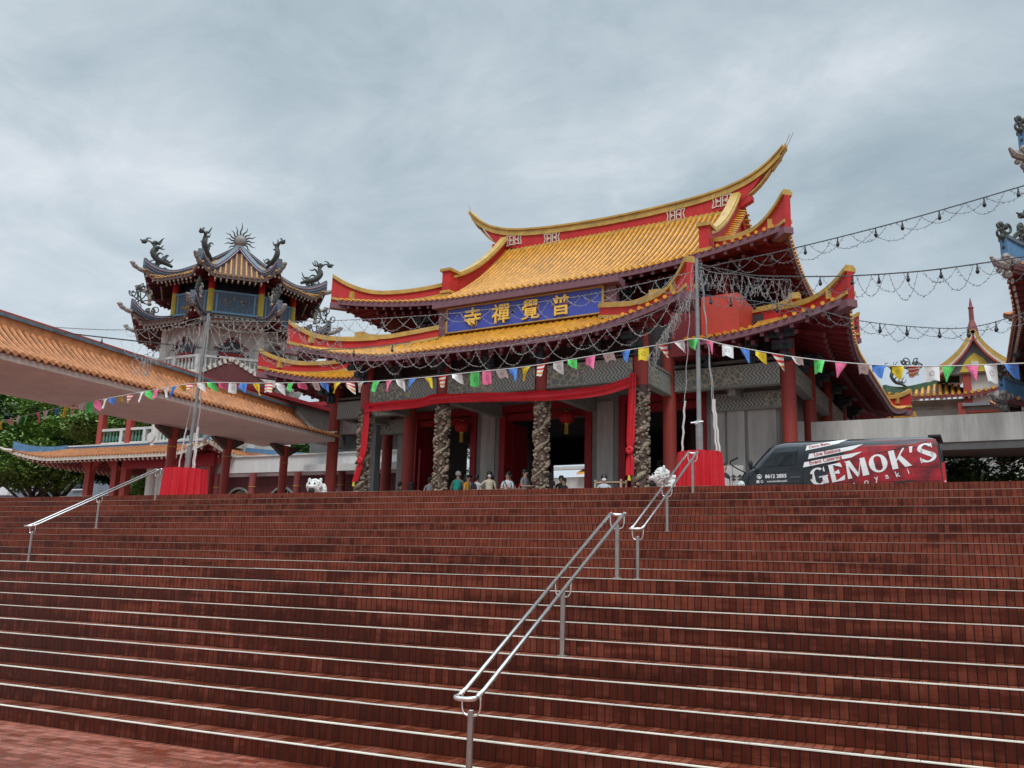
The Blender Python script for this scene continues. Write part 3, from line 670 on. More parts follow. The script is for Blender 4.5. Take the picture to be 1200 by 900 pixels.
# hall front wall with three doorways
wl = HB(); V0, V1 = 30.05, 30.45
def wbox(x0, x1, z0, z1, m=wl): m.box(x0, x1, V0, V1, z0, z1)
D3 = [(-6.3, -3.1), (-2.0, 2.0), (3.1, 6.4)]
for x0, x1 in ((-3.1, -2.0), (2.0, 3.1), (6.4, 8.9), (-7.1, -6.3)): wbox(x0, x1, FZ, 8.6)
for x0, x1 in D3: wbox(x0, x1, 8.0, 8.6)
wl.box(8.5, 8.9, V1, 42, FZ, 8.6); wl.box(-7.1, -6.8, V1, 34.6, FZ, 8.6); wl.box(-7.1, -6.8, 36.9, 42, FZ, 8.6); wl.box(-7.1, -6.8, 34.6, 36.9, 7.5, 8.6)
wo = wl.build('front_wall', 'greywall', hall)
for a_ in ((-2.87, -2.23, V0-.06, V0, FZ, 8.0), (2.23, 2.87, V0-.06, V0, FZ, 8.0), (7.15, 7.75, V0-.10, V0, FZ, 8.3), (6.55, 7.05, V0-.03, V0, FZ+.2, 7.6), (7.85, 8.8, V0-.03, V0, FZ+.2, 7.6)): b = HB(); b.box(*a_); b.build('wall_panel', 'concrete', wo)
b = HB(); b.box(-8.35, -7.9, 29.6, 29.95, FZ, 8.6); b.build('grey_pier', 'greydrk', hall)
for x0, x1 in D3:
    f = HB(); w = .26
    f.box(x0, x0+w, V0-.10, V1+.05, FZ, 7.86); f.box(x1-w, x1, V0-.10, V1+.05, FZ, 7.86); f.box(x0, x1, V0-.12, V1+.05, 7.86, 8.12); f.box(x0+w, x1-w, V0+.02, V1, 7.55, 7.80)
    df = f.build('door_frame', 'crimson', hall)
    for s_, xx in ((1, x0+w), (-1, x1-w)):     # door leaves folded open inwards
        if s_ == 1 or x0 > 2 or x0 < -5: 
            d = HB(); d.box(xx-.03 if s_ > 0 else xx-.03, xx+.03, V1+.05, V1+1.2, FZ, 7.5)
            for k in range(4): d.box(xx-.05, xx+.05, V1+.12, V1+1.13, FZ+.25+k*1.0, FZ+.32+k*1.0)
            d.build('door_leaf', 'crimson', df)
# interior shell with rear doorways letting daylight through
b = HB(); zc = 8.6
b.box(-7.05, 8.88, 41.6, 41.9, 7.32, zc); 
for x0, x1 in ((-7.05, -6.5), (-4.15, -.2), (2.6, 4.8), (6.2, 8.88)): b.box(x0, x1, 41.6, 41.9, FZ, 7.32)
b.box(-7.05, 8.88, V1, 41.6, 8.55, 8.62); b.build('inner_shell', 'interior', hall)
for x in (-4.6, 4.9):
    for v in (33, 37): b = HB(); b.lathe([(.28, 0), (.28, 5.1)], (x, v, FZ), 12); b.build('inner_column', 'doorgap', hall)
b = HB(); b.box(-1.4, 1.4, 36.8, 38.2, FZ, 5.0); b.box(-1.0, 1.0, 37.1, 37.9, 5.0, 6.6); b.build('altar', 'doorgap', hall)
b = HB(); b.box(-5.85, -5.75, 29.9, 29.93, 4.2, 6.6); b.build('door_couplet', 'crimson', hall)
# ------------------------------------------------------------------ lanterns, red drape
for x, v, z, lb in ((-3.55, 29.6, 7.35, 'round red lantern hanging in the left doorway of the hall'), (1.15, 29.6, 7.42, 'round red lantern hanging in the middle doorway of the hall')):
    w = HW((x, v, z)); t = thing('lantern', (w[0], w[1], w[2]-.26), lb, 'lantern', 'red lanterns under the hall eaves')
    k = MB(); k.lathe([(.08, -.22), (.2, -.19), (.27, -.1), (.29, 0), (.27, .1), (.2, .19), (.08, .22)], w, 24, fn=lambda q, z_: 1+.035*cos(q*12)); k.build('shade', 'lantern', t, smooth=True)
    MB().lathe([(.09, -.26), (.09, -.21)], w, 12).build('collar', 'yellow', t); MB().lathe([(.09, .21), (.09, .25)], w, 12).build('collar', 'yellow', t)
    k = MB()
    for i in range(9): k.tube([(w[0]+.05*cos(i*.7), w[1]+.05*sin(i*.7), w[2]-.26), (w[0]+.06*cos(i*.7), w[1]+.06*sin(i*.7), w[2]-.62)], .012, 4)
    k.build('tassel', 'yellow', t)
    k = MB(); k.tube([(w[0], w[1], w[2]+.24), (w[0], w[1], 8.56)], .01, 4); k.build('cord', 'wire', t)
DR = [(-5.25, 25.85, 7.84), (-4.98, 25.85, 7.86), (-2.98, 25.85, 7.86), (-1.95, 25.85, 7.94), (-.3, 25.85, 7.86), (1.73, 25.85, 7.76), (2.76, 25.85, 7.72), (4.24, 25.85, 7.76), (5.5, 25.85, 7.98)]
w0 = HW((0, 25.85, 7.4)); dr = thing('red_drape', w0, 'long red satin drape swagged across the beam with a rosette tied at each end', 'drape')
k = HB(); P = cat(DR, 64); rows = []
for i, p in enumerate(P):
    u = i/64; r_ = []
    for j in range(9):
        t_ = j/8; yy = .05*sin(t_*8+u*5) + .03*sin(t_*17+u*21); hgt = .33+.02*sin(u*9); r_.append((p.x, p.y-.03-yy, p.z-.28+.18-hgt*t_+.05*sin(u*40+t_*3)*(1-t_)*.3))
    rows.append(r_)
k.grid(rows); k.build('swag', 'drape', dr, smooth=True, fixn=False)
def tail(x, pts, w, nm='tail'):
    k = HB(); P = cat(pts, 26); rows = []
    for i, p in enumerate(P):
        u = i/26; kn = 1-.72*math.exp(-((u-.70)/.05)**2); r_ = []
        for j in range(9): t_ = j/8-.5; r_.append((p.x+t_*w*kn*(1+.2*u), p.y-.03-.05*cos(t_*14+u*3), p.z))
        rows.append(r_)
    k.grid(rows); o = k.build(nm, 'drape', dr, smooth=True, fixn=False)
    q = P[18]; k = HB()
    for i in range(9): a_ = i*.7; k.ell((q.x+.07*cos(a_), q.y-.08, q.z+.07*sin(a_)), (.07, .06, .07), 5)
    k.build('rosette', 'drape', dr, smooth=True)
    e = P[-1]; k = HB(); k.tube([(e.x, e.y-.04, e.z), (e.x, e.y-.04, e.z-.16)], [.03, .06], 8); k.build('tassel', 'yellow', dr)
tail(5.4, [(5.40, 25.85, 7.95), (5.35, 25.85, 6.8), (5.30, 25.85, 5.6), (5.27, 25.85, 4.75)], .22)
tail(-5, [(-5.12, 25.85, 7.85), (-5.14, 25.85, 6.8), (-5.26, 25.85, 5.7), (-5.55, 25.85, 4.85)], .22)
# ------------------------------------------------------------------ covered walkway on the left
wk = thing('covered_walkway', (-25.5, 24, PZ), 'covered walkway with orange tiled roof and red bracketed columns along the left', 'walkway')
def walk_e(y): return Vector((-22.15-.04*(y-5)-.01, y, 7.08))
def walk_r(y): return Vector((-25.3, y, 8.86-.0325*(y-5)))
pan, rib, cap, fa = MB(), MB(), MB(), MB()
ys = [3+i*.235 for i in range(118)]; Ye = ys[-1]
def slope_pt(y, t, back=False):
    a = walk_e(y); b_ = walk_r(y)
    if back: a = Vector((-27.6, y, 7.15))
    p_ = a.lerp(b_, t); p_.z -= .35*sin(pi*t)*(.9); return p_
for bk in (False, True): pan.grid([[slope_pt(y, t/8, bk) for t in range(9)] for y in (ys[0], ys[-1])] if False else [[slope_pt(y, t/8, bk) for t in range(9)] for y in ys])
for y in ys:
    rib.tube([slope_pt(y, -.03) + Vector((0,0,.03))] + [slope_pt(y, t/7) + Vector((0,0,.035)) for t in range(8)], .062, 6)
    q = slope_pt(y, -.035); rib.tube([q+Vector((.02,0,.0)), q+Vector((.05,0,-.0))], .075, 7)
    fa.bar(slope_pt(y+.117, -.03)+Vector((0,0,-.05)), slope_pt(y+.117, .04)+Vector((0,0,-.03)), .10, .035)
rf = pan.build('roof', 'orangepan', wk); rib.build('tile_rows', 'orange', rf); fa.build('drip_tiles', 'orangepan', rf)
k = MB(); rp_ = [walk_r(y) for y in ys[::4]]
loft_rect(k, rp_, .22, -.1, .24); k.build('ridge_wall', 'orange', rf)
k = MB(); loft_rect(k, rp_, .34, .24, .30); loft_rect(k, rp_, .26, .30, .36); k.build('ridge_cap', 'slate', rf)
k = MB(); loft_rect(k, rp_, .18, .36, .43); k.build('ridge_line', M['ridgered'] if 'ridgered' in M else 'redcol', rf)
k = MB(); e = [slope_pt(Ye+.02, t/10) for t in range(10, -1, -1)]; loft_rect(k, e, .26, 0, .16); k.build('verge_ridge', 'redcol', rf)
k = MB(); loft_rect(k, [p_+Vector((0,.05,0)) for p_ in e], .12, .16, .22); loft_rect(k, [p_+Vector((0,-.1,0)) for p_ in e], .08, .12, .17); k.build('verge_line', 'cream', rf)
k = MB(); E0, E1 = ys[0], Ye
k.prism([(walk_e(E0).x-.12, E0, 6.93), (walk_e(E0).x-.12, E0, 6.80), (-26.95, E0, 6.62), (-26.95, E0, 6.93)], (walk_e(E1).x-walk_e(E0).x if False else 0, E1-E0, 0)) if False else None
k.add([(walk_e(E0).x-.04, E0, 7.03), (walk_e(E1).x-.04, E1, 7.03), (walk_e(E1).x-.04, E1, 6.86), (walk_e(E0).x-.04, E0, 6.86), (-27.0, E0, 6.78), (-27.0, E1, 6.78), (-27.0, E0, 7.0), (-27.0, E1, 7.0)],
      [(0,1,2,3), (3,2,5,4), (4,5,7,6), (0,3,4,6), (1,7,5,2)]); k.build('slab', 'beige', wk)
k = MB(); k.prism([(walk_e(E1).x-.2, E1-.02, 6.95), (-25.3, E1-.02, walk_r(E1).z), (-27.0, E1-.02, 7.0)], (0, .03, 0)); k.build('end_gable', 'beige', wk)
def wcol(x, y, z1, r=.17, brk=True, root=wk, m='redcol'):
    c = MB(); c.lathe([(r*1.05, 0), (r, .3), (r, z1-PZ)], (x, y, PZ), 18); o = c.build('column', m, root)
    c = MB(); c.lathe([(r*1.12, 0), (r*1.12, .04)], (x, y, z1-.75), 18); c.build('column_ring', 'ochre', o)
    if brk:
        for s_ in (-1, 1):
            c = MB(); c.prism([(x-.1, y+s_*r*.9, z1-.44), (x-.1, y+s_*.85, z1-.08), (x-.1, y+s_*.85, z1), (x-.1, y+s_*r*.9, z1)], (.2, 0, 0)); c.build('bracket', 'carved', o)
for (x, y) in ((-26.7, 8.5), (-26.85, 25.3), (-26.85, 28.2), (-25.9, 30.6)): wcol(x, y, 6.78)
# ------------------------------------------------------------------ low link building with white parapet and round window wall
lk = thing('link_building', (-31, 38, PZ), 'low building with white parapet and dark arches behind the walkway columns', 'building')
k = MB(); k.box(-37.2, -24.0, 38, 38.3, 6.66, 7.50); k.box(-37.2, -24.0, 38.3, 45, 6.5, 6.7); k.build('parapet', 'white', lk)
k = MB(); k.box(-37.3, -23.9, 37.9, 38.45, 7.50, 7.58); k.build('coping', 'concrete', lk)
k = MB(); k.box(-37.2, -24.0, 44.8, 45, PZ, 6.5); k.build('back_wall', 'doorgap', lk)
def arch_wall(x0, x1, y, z0, z1, arches, root, m, nm='arcade'):
    k = MB(); xs = [x0]
    for (c_, r_, zs_) in arches:
        n = 12; k.box(xs[-1], c_-r_, y, y+.3, z0, z1)
        pts = [(c_-r_*cos(pi*i/n), zs_+r_*sin(pi*i/n)) for i in range(n+1)]
        for i in range(n):
            (xa, za), (xb, zb) = pts[i], pts[i+1]
            k.add([(xa, y, za), (xb, y, zb), (xb, y, z1), (xa, y, z1), (xa, y+.3, za), (xb, y+.3, zb)], [(0,1,2,3), (0,4,5,1)])
        xs.append(c_+r_)
    k.box(xs[-1], x1, y, y+.3, z0, z1); o = k.build(nm, m, root)
    k = MB()
    for (c_, r_, zs_) in arches:
        n = 12; r2 = r_*1.13
        for i in range(n):
            a0, a1 = pi*i/n, pi*(i+1)/n
            k.prism([(c_-r_*cos(a0), y-.05, zs_+r_*sin(a0)), (c_-r_*cos(a1), y-.05, zs_+r_*sin(a1)), (c_-r2*cos(a1), y-.05, zs_+r2*sin(a1)), (c_-r2*cos(a0), y-.05, zs_+r2*sin(a0))], (0, .05, 0))
        for s_ in (-1, 1): k.box(c_+s_*r_-(0 if s_ > 0 else r2-r_), c_+s_*r_+(r2-r_ if s_ > 0 else 0), y-.05, y, z0, zs_)
    k.build('arch_trim', 'beamplain', o); return o
M['brickred'] = pm('dark_red_wall', (.11, .02, .022), .7, .25, 3)
arch_wall(-37.2, -24.0, 38.6, PZ, 6.5, [(-35.6, .85, 5.0), (-32.6, .85, 5.0), (-29.6, .85, 5.0), (-26.9, .8, 4.75)], lk, 'brickred')
for x in (-36.5, -34.0, -31.0, -28.2): wcol(x, 37.8, 6.6, .19, False, lk, 'redcol2')
k = MB(); k.box(-31.5, -23.0, 39.2, 39.5, 6.7, 10.3); uw2 = k.build('upper_wall', 'darkwall', lk); k = MB(); k.box(-31.6, -23, 39.0, 39.6, 10.3, 10.55); k.build('wall_cornice', 'crimson', uw2)
k = MB(); k.box(-29.3, -29.0, 31.0, 39.0, 7.9, 9.6); k.box(-29.3, -23.5, 38.6, 39.0, 8.6, 9.6); sw_ = k.build('side_wall', 'brownwall', lk); k = MB(); k.box(-29.4, -28.85, 31.0, 39.0, 9.6, 9.78); k.build('wall_coping', 'crimson', sw_)
k = MB(); k.tube([(-28.15, 39.17, 7.95), (-28.15, 39.2, 7.95)], .52, 24); k.build('round_window', 'navy', uw2)
k = MB(); k.lathe([(.52, -.03), (.62, -.03), (.62, .03), (.52, .03)], (0, 0, 0), 28); k.v = [(-28.15+a_, 39.16+c_, 7.95+b_) for a_, b_, c_ in k.v]; k.build('window_ring', 'darkwall', uw2)
k = MB(); k.box(-30, -23.6, 37.2, 39.2, 6.62, 6.72); k.box(-30, -23.6, 37.0, 37.2, 6.5, 6.85); k.build('ledge', 'white', lk)
# ------------------------------------------------------------------ left pavilion: blue ridged skirt roof, balcony above
pv = thing('balcony_pavilion', (-43, 39, PZ), 'two storey red pavilion with blue edged roof and white balcony at far left', 'pavilion')
PVR = rect_roof(7.6, 36.0, 46.0, 7.62, 2.0, .75, 1.2, .55, 3.2, .3, cx=-43.2)
pan, rib, sf, fa, ra = MB(), MB(), MB(), MB(), MB()
for q in 'FRL': PVR[q].fill(pan, rib, sf, fa, ra, so=1.9, rafstep=.35)
o = pan.build('roof', 'orangepan', pv); rib.build('tile_rows', 'orange', o); sf.build('soffit', 'maroon', o); fa.build('eave_board', 'cream', o); ra.build('rafters', ['redcol2', 'cream'], o)
for sx in (-1, 1):
    k, k2 = MB(), MB(); pts = [(-43.2+sx*(7.6-s_+.0), PVR['F'].P(7.6-s_, s_).y, PVR['F'].P(7.6-s_, s_).z) for s_ in [1.9-.16*i for i in range(13)]]
    loft_rect(k, pts, .22, -.05, lambda u: .28+.2*u*u); o2 = k.build('hip_ridge', 'bluetrim', o)
    k2.tube(cat([Vector(pts[-1])+Vector((0,0,-.1)), Vector(pts[-1])+Vector((sx*.3,-.3,-.05)), Vector(pts[-1])+Vector((sx*.6,-.5,.12))], 6), [.12,.12,.11,.1,.08,.05,.03], 6); k2.build('corner_tip', 'cream', o2)
k = MB(); k.box(-49.2, -36.9, 37.9, 38.1, 8.22, 8.52); k.build('blue_band', 'bluetrim', pv)
k = MB(); k.box(-49.2, -36.9, 37.85, 38.15, 8.52, 8.60); k.box(-49.0, -36.9, 38, 45, 8.3, 8.5); k.build('floor_edge', 'white', pv)
def balustrade(a_, b_, z, h, n, root, post=.2, panel=None, m='white', gap='navy'):
    a_ = Vector(a_); b_ = Vector(b_); d = (b_-a_); L_ = d.length; d.normalize()
    k = MB(); k.bar(a_+Vector((0,0,z+h-.07)), b_+Vector((0,0,z+h-.07)), .2, .14); k.bar(a_+Vector((0,0,z+.06)), b_+Vector((0,0,z+.06)), .18, .12)
    m_ = int(L_/2.1)+1
    for i in range(m_+1): p_ = a_+d*L_*i/m_; k.bar(p_+Vector((0,0,z)), p_+Vector((0,0,z+h)), .22, .22, 0, up=d)
    o = k.build('balustrade', m, root); k = MB(); q = int(L_/.26)
    for i in range(q): p_ = a_+d*(L_*(i+.5)/q); k.lathe([(.035, .12), (.07, .25*h), (.075, .38*h), (.03, .6*h), (.05, .8*h), (.05, h-.14)], (p_.x, p_.y, z), 6)
    k.build('balusters', M['balgreen'] if panel else m, o); return o
M['balgreen'] = pm('green_baluster', (.09, .22, .17), .6, .3, 6)
balustrade((-46.6, 38.2, 0), (-37.0, 38.2, 0), 8.6, .95, 0, pv, panel=True)
for x in (-46.5, -44.1): 
    k = MB(); k.box(x-.19, x+.19, 38.05, 38.4, 8.5, 11.5); k.build('upper_column', 'redcol', pv)
k = MB(); k.box(-43.0, -42.6, 40, 40.4, 8.5, 11.5); k.build('upper_column', 'redcol', pv)
k = MB(); k.box(-47.5, -36, 37.6, 45, 11.3, 11.6); k.build('upper_roof_slab', 'beige', pv)
for x in (-46.3, -44.1, -43.3, -36.9): 
    k = MB(); k.box(x-.2, x+.2, 37.4, 37.8, PZ, 7.7); k.build('column', 'redcol', pv)
    for s_ in (-1, 1): q = MB(); q.prism([(x+s_*.2, 37.5, 6.9), (x+s_*.2, 37.5, 7.5), (x+s_*.8, 37.5, 7.5)], (0, .2, 0)); q.build('bracket', 'redcol', pv)
k = MB(); k.box(-43.2, -36.4, 37.3, 37.5, 7.0, 7.72); k.build('red_lintel', 'crimson', pv)
k = MB(); k.box(-40.9, -36.2, 39.9, 40.2, PZ, 7.6); o = k.build('rear_wall', 'farwall', pv)
k = MB(); k.prism([(-40.3+.0, 39.85, PZ), (-38.6, 39.85, PZ), (-38.6, 39.85, 4.9), (-38.9, 39.85, 5.35), (-39.45, 39.85, 5.5), (-40.0, 39.85, 5.35), (-40.3, 39.85, 4.9)], (0, .06, 0)); k.build('arched_door', M['carved'], o)
k = MB(); k.tube([(-41.9, 37.8, 8.85), (-41.9, 37.95, 8.85)], .28, 18); k.build('drum', 'farwall', pv)
k = MB(); k.lathe([(.2,0),(.34,.1),(.3,.3),(.38,.36)], (-41.6, 38.15, 9.55), 12); k.build('urn', 'white', pv)
k = MB(); k.bar((-36.6, 40.0, 8.2), (-31.5, 41.0, 7.75), .3, .28); o = k.build('rear_ridge', 'bluetrim', lk); k = MB(); k.bar((-36.6, 39.9, 7.98), (-31.5, 40.9, 7.55), .5, .16); k.build('rear_eave', 'orange', o)
# ------------------------------------------------------------------ octagonal tower
TC = (-40.3, 41.8)
tw = thing('octagonal_tower', (TC[0], TC[1], PZ), 'octagonal tower with two slate ridged tiers and a flaming ball finial', 'tower')
def octo(ap, zE, D, H, p_, lift, Lc, flare, stop):
    out = []; tA = math.tan(pi/8)
    for i in range(8):
        out.append(RoofSide(TC[0], TC[1], i*pi/4+pi/4, ap, ap*tA, tA, zE, D, H, p_, lift, Lc, flare, lambda a, hl=ap*tA: min(stop, (hl-abs(a))/tA)))
    return out
def octo_roof(ap, zE, D, H, p_, lift, Lc, flare, stop, inner, name):
    pan, rib, sf, fa, ra = MB(), MB(), MB(), MB(), MB(); O = octo(ap, zE, D, H, p_, lift, Lc, flare, stop)
    for s_ in O: s_.fill(pan, rib, sf, fa, ra, step=.3, rr=.07, so=inner, rafstep=.30, nq=10, rafw=.08)
    o = pan.build('roof', 'orangepan', tw); rib.build('tile_rows', 'towertile' if name == 'top' else 'orangepan', o); sf.build('soffit', 'maroon', o); fa.build('eave_board', 'carved', o); ra.build('rafters', ['brickred', 'cream'], o)
    for i, s_ in enumerate(O):
        tA = s_.tanA; pts = [s_.P(s_.hl-q*tA, q) for q in [stop*(1-j/22) for j in range(23)]]
        k, k2, k3 = MB(), MB(), MB(); f = lambda u: .34+.22*max(0, u-.7)/.3
        loft_rect(k, pts, .30, -.05, f); o2 = k.build('hip_ridge', 'slate', o)
        loft_rect(k2, pts, .40, lambda u: f(u)*.58, lambda u: f(u)*.66); k2.build('pink_stripe', 'pink', o2)
        loft_rect(k3, pts, .38, lambda u: f(u)*.14, lambda u: f(u)*.22); k3.build('indigo_stripe', 'indigo', o2)
        e = Vector(pts[-1]); d = s_.n*cos(pi/8)+s_.t*sin(pi/8)
        k = MB(); k.tube(cat([e-d*.5+Vector((0,0,-.22)), e+d*.12+Vector((0,0,-.2)), e+d*.5+Vector((0,0,-.05)), e+d*.8+Vector((0,0,.14))], 10), [.14,.15,.15,.14,.13,.11,.13,.14,.10,.07,.04], 6)
        k.ell(e+d*.62+Vector((0,0,.1)), (.14,.14,.12), 5); k.build('corner_tip', 'figure', o2)
        k = MB()
        if name == 'top': curl(k, e-d*.55+Vector((0,0,.40)), d, 1.25, i, .125)
        else: scroll(k, e-d*.5+Vector((0,0,.40)), d, 1.15, i+20, .06)
        k.build('dragon' if name == 'top' else 'cloud_scroll', 'bronze', o2, smooth=True)
        if name == 'low': k = MB(); urn(k, e-d*1.0+Vector((0,0,.35)), .9, i); k.build('figurine', 'figure', o2)
    return o
octo_roof(5.05, 18.05, 4.9, 3.25, 1.35, .75, 2.2, .28, 4.75, 1.7, 'top')
octo_roof(5.45, 15.25, 4.4, 1.9, 1.3, .95, 2.2, .28, 2.0, 2.0, 'low')
def ocorner(r, i): a_ = pi/8+i*pi/4; return Vector((TC[0]+r*cos(a_), TC[1]+r*sin(a_), 0))
def oprism(r, z0, z1, m, nm, root=tw):
    k = MB(); k.lathe([(r, z0-PZ), (r, z1-PZ)], (0, 0, 0), 8); k.v = [(TC[0]+x*cos(pi/8)-y*sin(pi/8), TC[1]+x*sin(pi/8)+y*cos(pi/8), PZ+z) for x, y, z in k.v]; return k.build(nm, m, root)
oprism(3.35, 16.0, 18.7, 'navy', 'belfry_core'); oprism(3.95, 17.75, 18.1, 'panelblue', 'belfry_sill') if False else None
core = oprism(3.55, 15.8, 16.4, 'farwall', 'belfry_floor')
for i in range(8):
    c0, c1 = ocorner(3.72, i), ocorner(3.72, i+1)
    k = MB(); k.tube([c0+Vector((0,0,17.6)), c0+Vector((0,0,18.35))], .20, 12); k.build('belfry_column', 'crimson2', tw) if 'crimson2' in M else k.build('belfry_column', 'red', tw)
    k = MB(); k.tube([c0+Vector((0,0,16.2)), c0+Vector((0,0,17.6))], .19, 12); k.build('column_base', 'yellow', tw)
    k = MB(); k.bar(c0+Vector((0,0,16.85)), c1+Vector((0,0,16.85)), .12, 1.25); pb = k.build('railing_panel', 'panelblue', tw)
    k = MB(); d = (c1-c0).normalized()
    n_ = Vector(((c0.x+c1.x)/2-TC[0], (c0.y+c1.y)/2-TC[1], 0)).normalized()*.04
    for z in (16.22, 17.48): k.bar(c0+n_+Vector((0,0,z)), c1+n_+Vector((0,0,z)), .16, .12)
    for q in (c0+d*.35, c1-d*.35): k.bar(q+n_+Vector((0,0,16.3)), q+n_+Vector((0,0,17.4)), .1, .12, up=n_)
    k.build('panel_frame', 'lightblue', pb)
    k = MB(); rn = random.Random(i)
    for j in range(12): q = c0.lerp(c1, rn.uniform(.28, .78)); k.ell((q+n_*1.8+Vector((0,0,rn.uniform(16.5, 17.2))))[:], (rn.uniform(.06,.2), .05, rn.uniform(.04,.12)), 4)
    k.build('panel_carving', 'ochre' if i % 2 else 'figure', pb)
    k = MB(); k.bar(c0+Vector((0,0,18.32)), c1+Vector((0,0,18.32)), .14, .22); k.build('belfry_lintel', 'carved', tw)
body = oprism(3.9, PZ, 15.9, 'farwall', 'body')
for i in range(8):
    c0, c1 = ocorner(4.0, i), ocorner(4.0, i+1); k = MB(); k.tube([c0+Vector((0,0,PZ)), c0+Vector((0,0,15.4))], .27, 10); k.build('body_pier', 'farwall', body)
    m_ = (c0+c1)/2; n_ = Vector((m_.x-TC[0], m_.y-TC[1], 0)).normalized(); m_ = Vector((TC[0], TC[1], 0))+n_*3.66; d = (c1-c0).normalized()
    k = MB(); k.prism([m_-d*.75+Vector((0,0,13.3)), m_+d*.75+Vector((0,0,13.3)), m_+d*.75+Vector((0,0,14.1)), m_+Vector((0,0,14.6)), m_-d*.75+Vector((0,0,14.1))], n_*.05); wn = k.build('window', 'navy', body)
    k = MB(); k.bar(m_-d*.7+n_*.08+Vector((0,0,13.55)), m_+d*.7+n_*.08+Vector((0,0,13.55)), .06, .5); k.build('window_panel', 'crimson', wn)
    k = MB(); k.bar(m_-d*.95+n_*.1+Vector((0,0,14.0)), m_+n_*.1+Vector((0,0,14.72)), .12, .12, up=n_); k.bar(m_+d*.95+n_*.1+Vector((0,0,14.0)), m_+n_*.1+Vector((0,0,14.72)), .12, .12, up=n_); k.build('window_hood', 'redcol2', wn)
oprism(4.75, 12.2, 12.45, 'farwall', 'balcony')
for i in range(8): balustrade(ocorner(4.6, i), ocorner(4.6, i+1), 12.45, 1.0, 0, tw)
k = MB(); q = [Vector((TC[0]+3.2, TC[1]-3.5, 0))]
g_ = Vector((TC[0], TC[1], 0))+Vector((.707, -.707, 0))*5.9; dx_ = Vector((.707, .707, 0)); nn = Vector((.707, -.707, 0))
for s_ in (-1, 1): 
    for j in range(10): a_ = g_+Vector((0,0,13.0)).lerp(dx_*s_*2.6+Vector((0,0,11.6)), j/10); b2 = g_+Vector((0,0,13.0)).lerp(dx_*s_*2.6+Vector((0,0,11.6)), (j+.5)/10); k.bar(a_, b2, .25, .14, up=nn)
prch = k.build('porch_verge', 'cream', tw); k = MB(); k.prism([g_+dx_*-2.5+Vector((0,0,11.55)), g_+dx_*2.5+Vector((0,0,11.55)), g_+Vector((0,0,12.9))], -nn*1.6); k.build('porch_gable', 'brickred', prch)
# finial
k = MB(); k.lathe([(.55, 0), (.62, .12), (.30, .25), (.34, .42), (.22, .5)], (TC[0], TC[1], 21.1), 16); fi = k.build('finial', 'figure', tw)
k = MB(); k.ell((TC[0], TC[1], 21.95), (.36, .36, .38), 8); k.build('finial_ball', 'figure', fi, smooth=True)
k = MB(); vx = Vector((.72, .69, 0))
for i in range(13):
    a_ = -pi*.22+i*(pi*1.44)/12; dd = vx*cos(a_)+Vector((0,0,1))*sin(a_); sd = vx*-sin(a_)+Vector((0,0,1))*cos(a_); c_ = Vector((TC[0], TC[1], 21.95)); L_ = .55+.35*(i == 6)+.12*(i % 2)
    k.tube([c_+dd*.32, c_+dd*(.36+L_*.3)+sd*.05, c_+dd*(.36+L_*.6)-sd*.05, c_+dd*(.36+L_)], [.07, .055, .04, .01], 5)
k.build('flames', 'bronze', fi)
# ------------------------------------------------------------------ right hand building with blue ridges
rb_ = thing('side_hall', (7.5, 38, PZ), 'dark red hall at the far right with blue roof ridges and stone dragons', 'temple')
def rhall(hx, yf, yb, cx, zE, D, H, lift, sides, nm, ridge_h=.35):
    R = rect_roof(hx, yf, yb, zE, D, H, 1.35, lift, 3.4, .35, cx=cx); pan, rib, sf, fa, ra = MB(), MB(), MB(), MB(), MB()
    for q in sides: R[q].fill(pan, rib, sf, fa, ra, so=2.2, rafstep=.30, rafw=.07)
    o = pan.build('roof', 'orangepan', rb_); rib.build('tile_rows', 'orange', o); sf.build('soffit', 'maroon', o); fa.build('eave_board', 'brickred', o); ra.build('rafters', ['brickred', 'cream'], o)
    for sx in (-1,):
        pts = [(cx+sx*(hx-s_), R['F'].P(hx-s_, s_).y, R['F'].P(hx-s_, s_).z) for s_ in [2.6-.13*i for i in range(21)]]
        pts = [(cx-(R['F'].P(hx-s_, s_).x-cx), R['F'].P(hx-s_, s_).y, R['F'].P(hx-s_, s_).z) for s_ in [2.6-.13*i for i in range(21)]]
        k = MB(); loft_rect(k, pts, .24, -.05, lambda u: ridge_h+.25*u*u); o2 = k.build('hip_ridge', 'bluetrim', o)
        k = MB(); loft_rect(k, pts, .34, lambda u: ridge_h+.25*u*u, lambda u: ridge_h+.1+.25*u*u); k.build('ridge_cap', 'slate', o2)
        e = Vector(pts[-1]); d = Vector((-.707, -.707, 0))
        k = MB(); rn = random.Random(3)
        for i in range(16): k.ell((e+d*rn.uniform(-.9, .25)+Vector((rn.uniform(-.1,.1), 0, rn.uniform(-.35, .12))))[:], (rn.uniform(.07,.16),)*3, 4)
        k.tube([e-d*.6+Vector((0,0,-.2)), e+d*.35+Vector((0,0,-.12)), e+d*.5+Vector((0,0,.05))], [.13,.10,.04], 6); k.build('corner_tip', 'figure', o2)
        k = MB(); scroll(k, e-d*.25+Vector((0,0,.35)), d, .9, 5, .07); curl(k, e-d*1.3+Vector((0,0,.5)), d, 1.0, 8, .08); k.build('dragon', 'bronze', o2, smooth=True)
    return o
rhall(6.0, 27.4, 48.0, 7.75, 9.65, 3.0, 1.7, .75, 'FLR', 'a')
rhall(5.6, 33.0, 46.5, 7.25, 7.1, 2.2, 1.1, .6, 'FLR', 'b', .3)
rhall(5.0, 28.0, 44.5, 7.45, 12.9, 3.0, 1.9, .8, 'FLR', 'c')
k = MB(); k.box(4.8, 11, 31.6, 45, PZ, 13.6); k.build('wall', 'brickred', rb_)
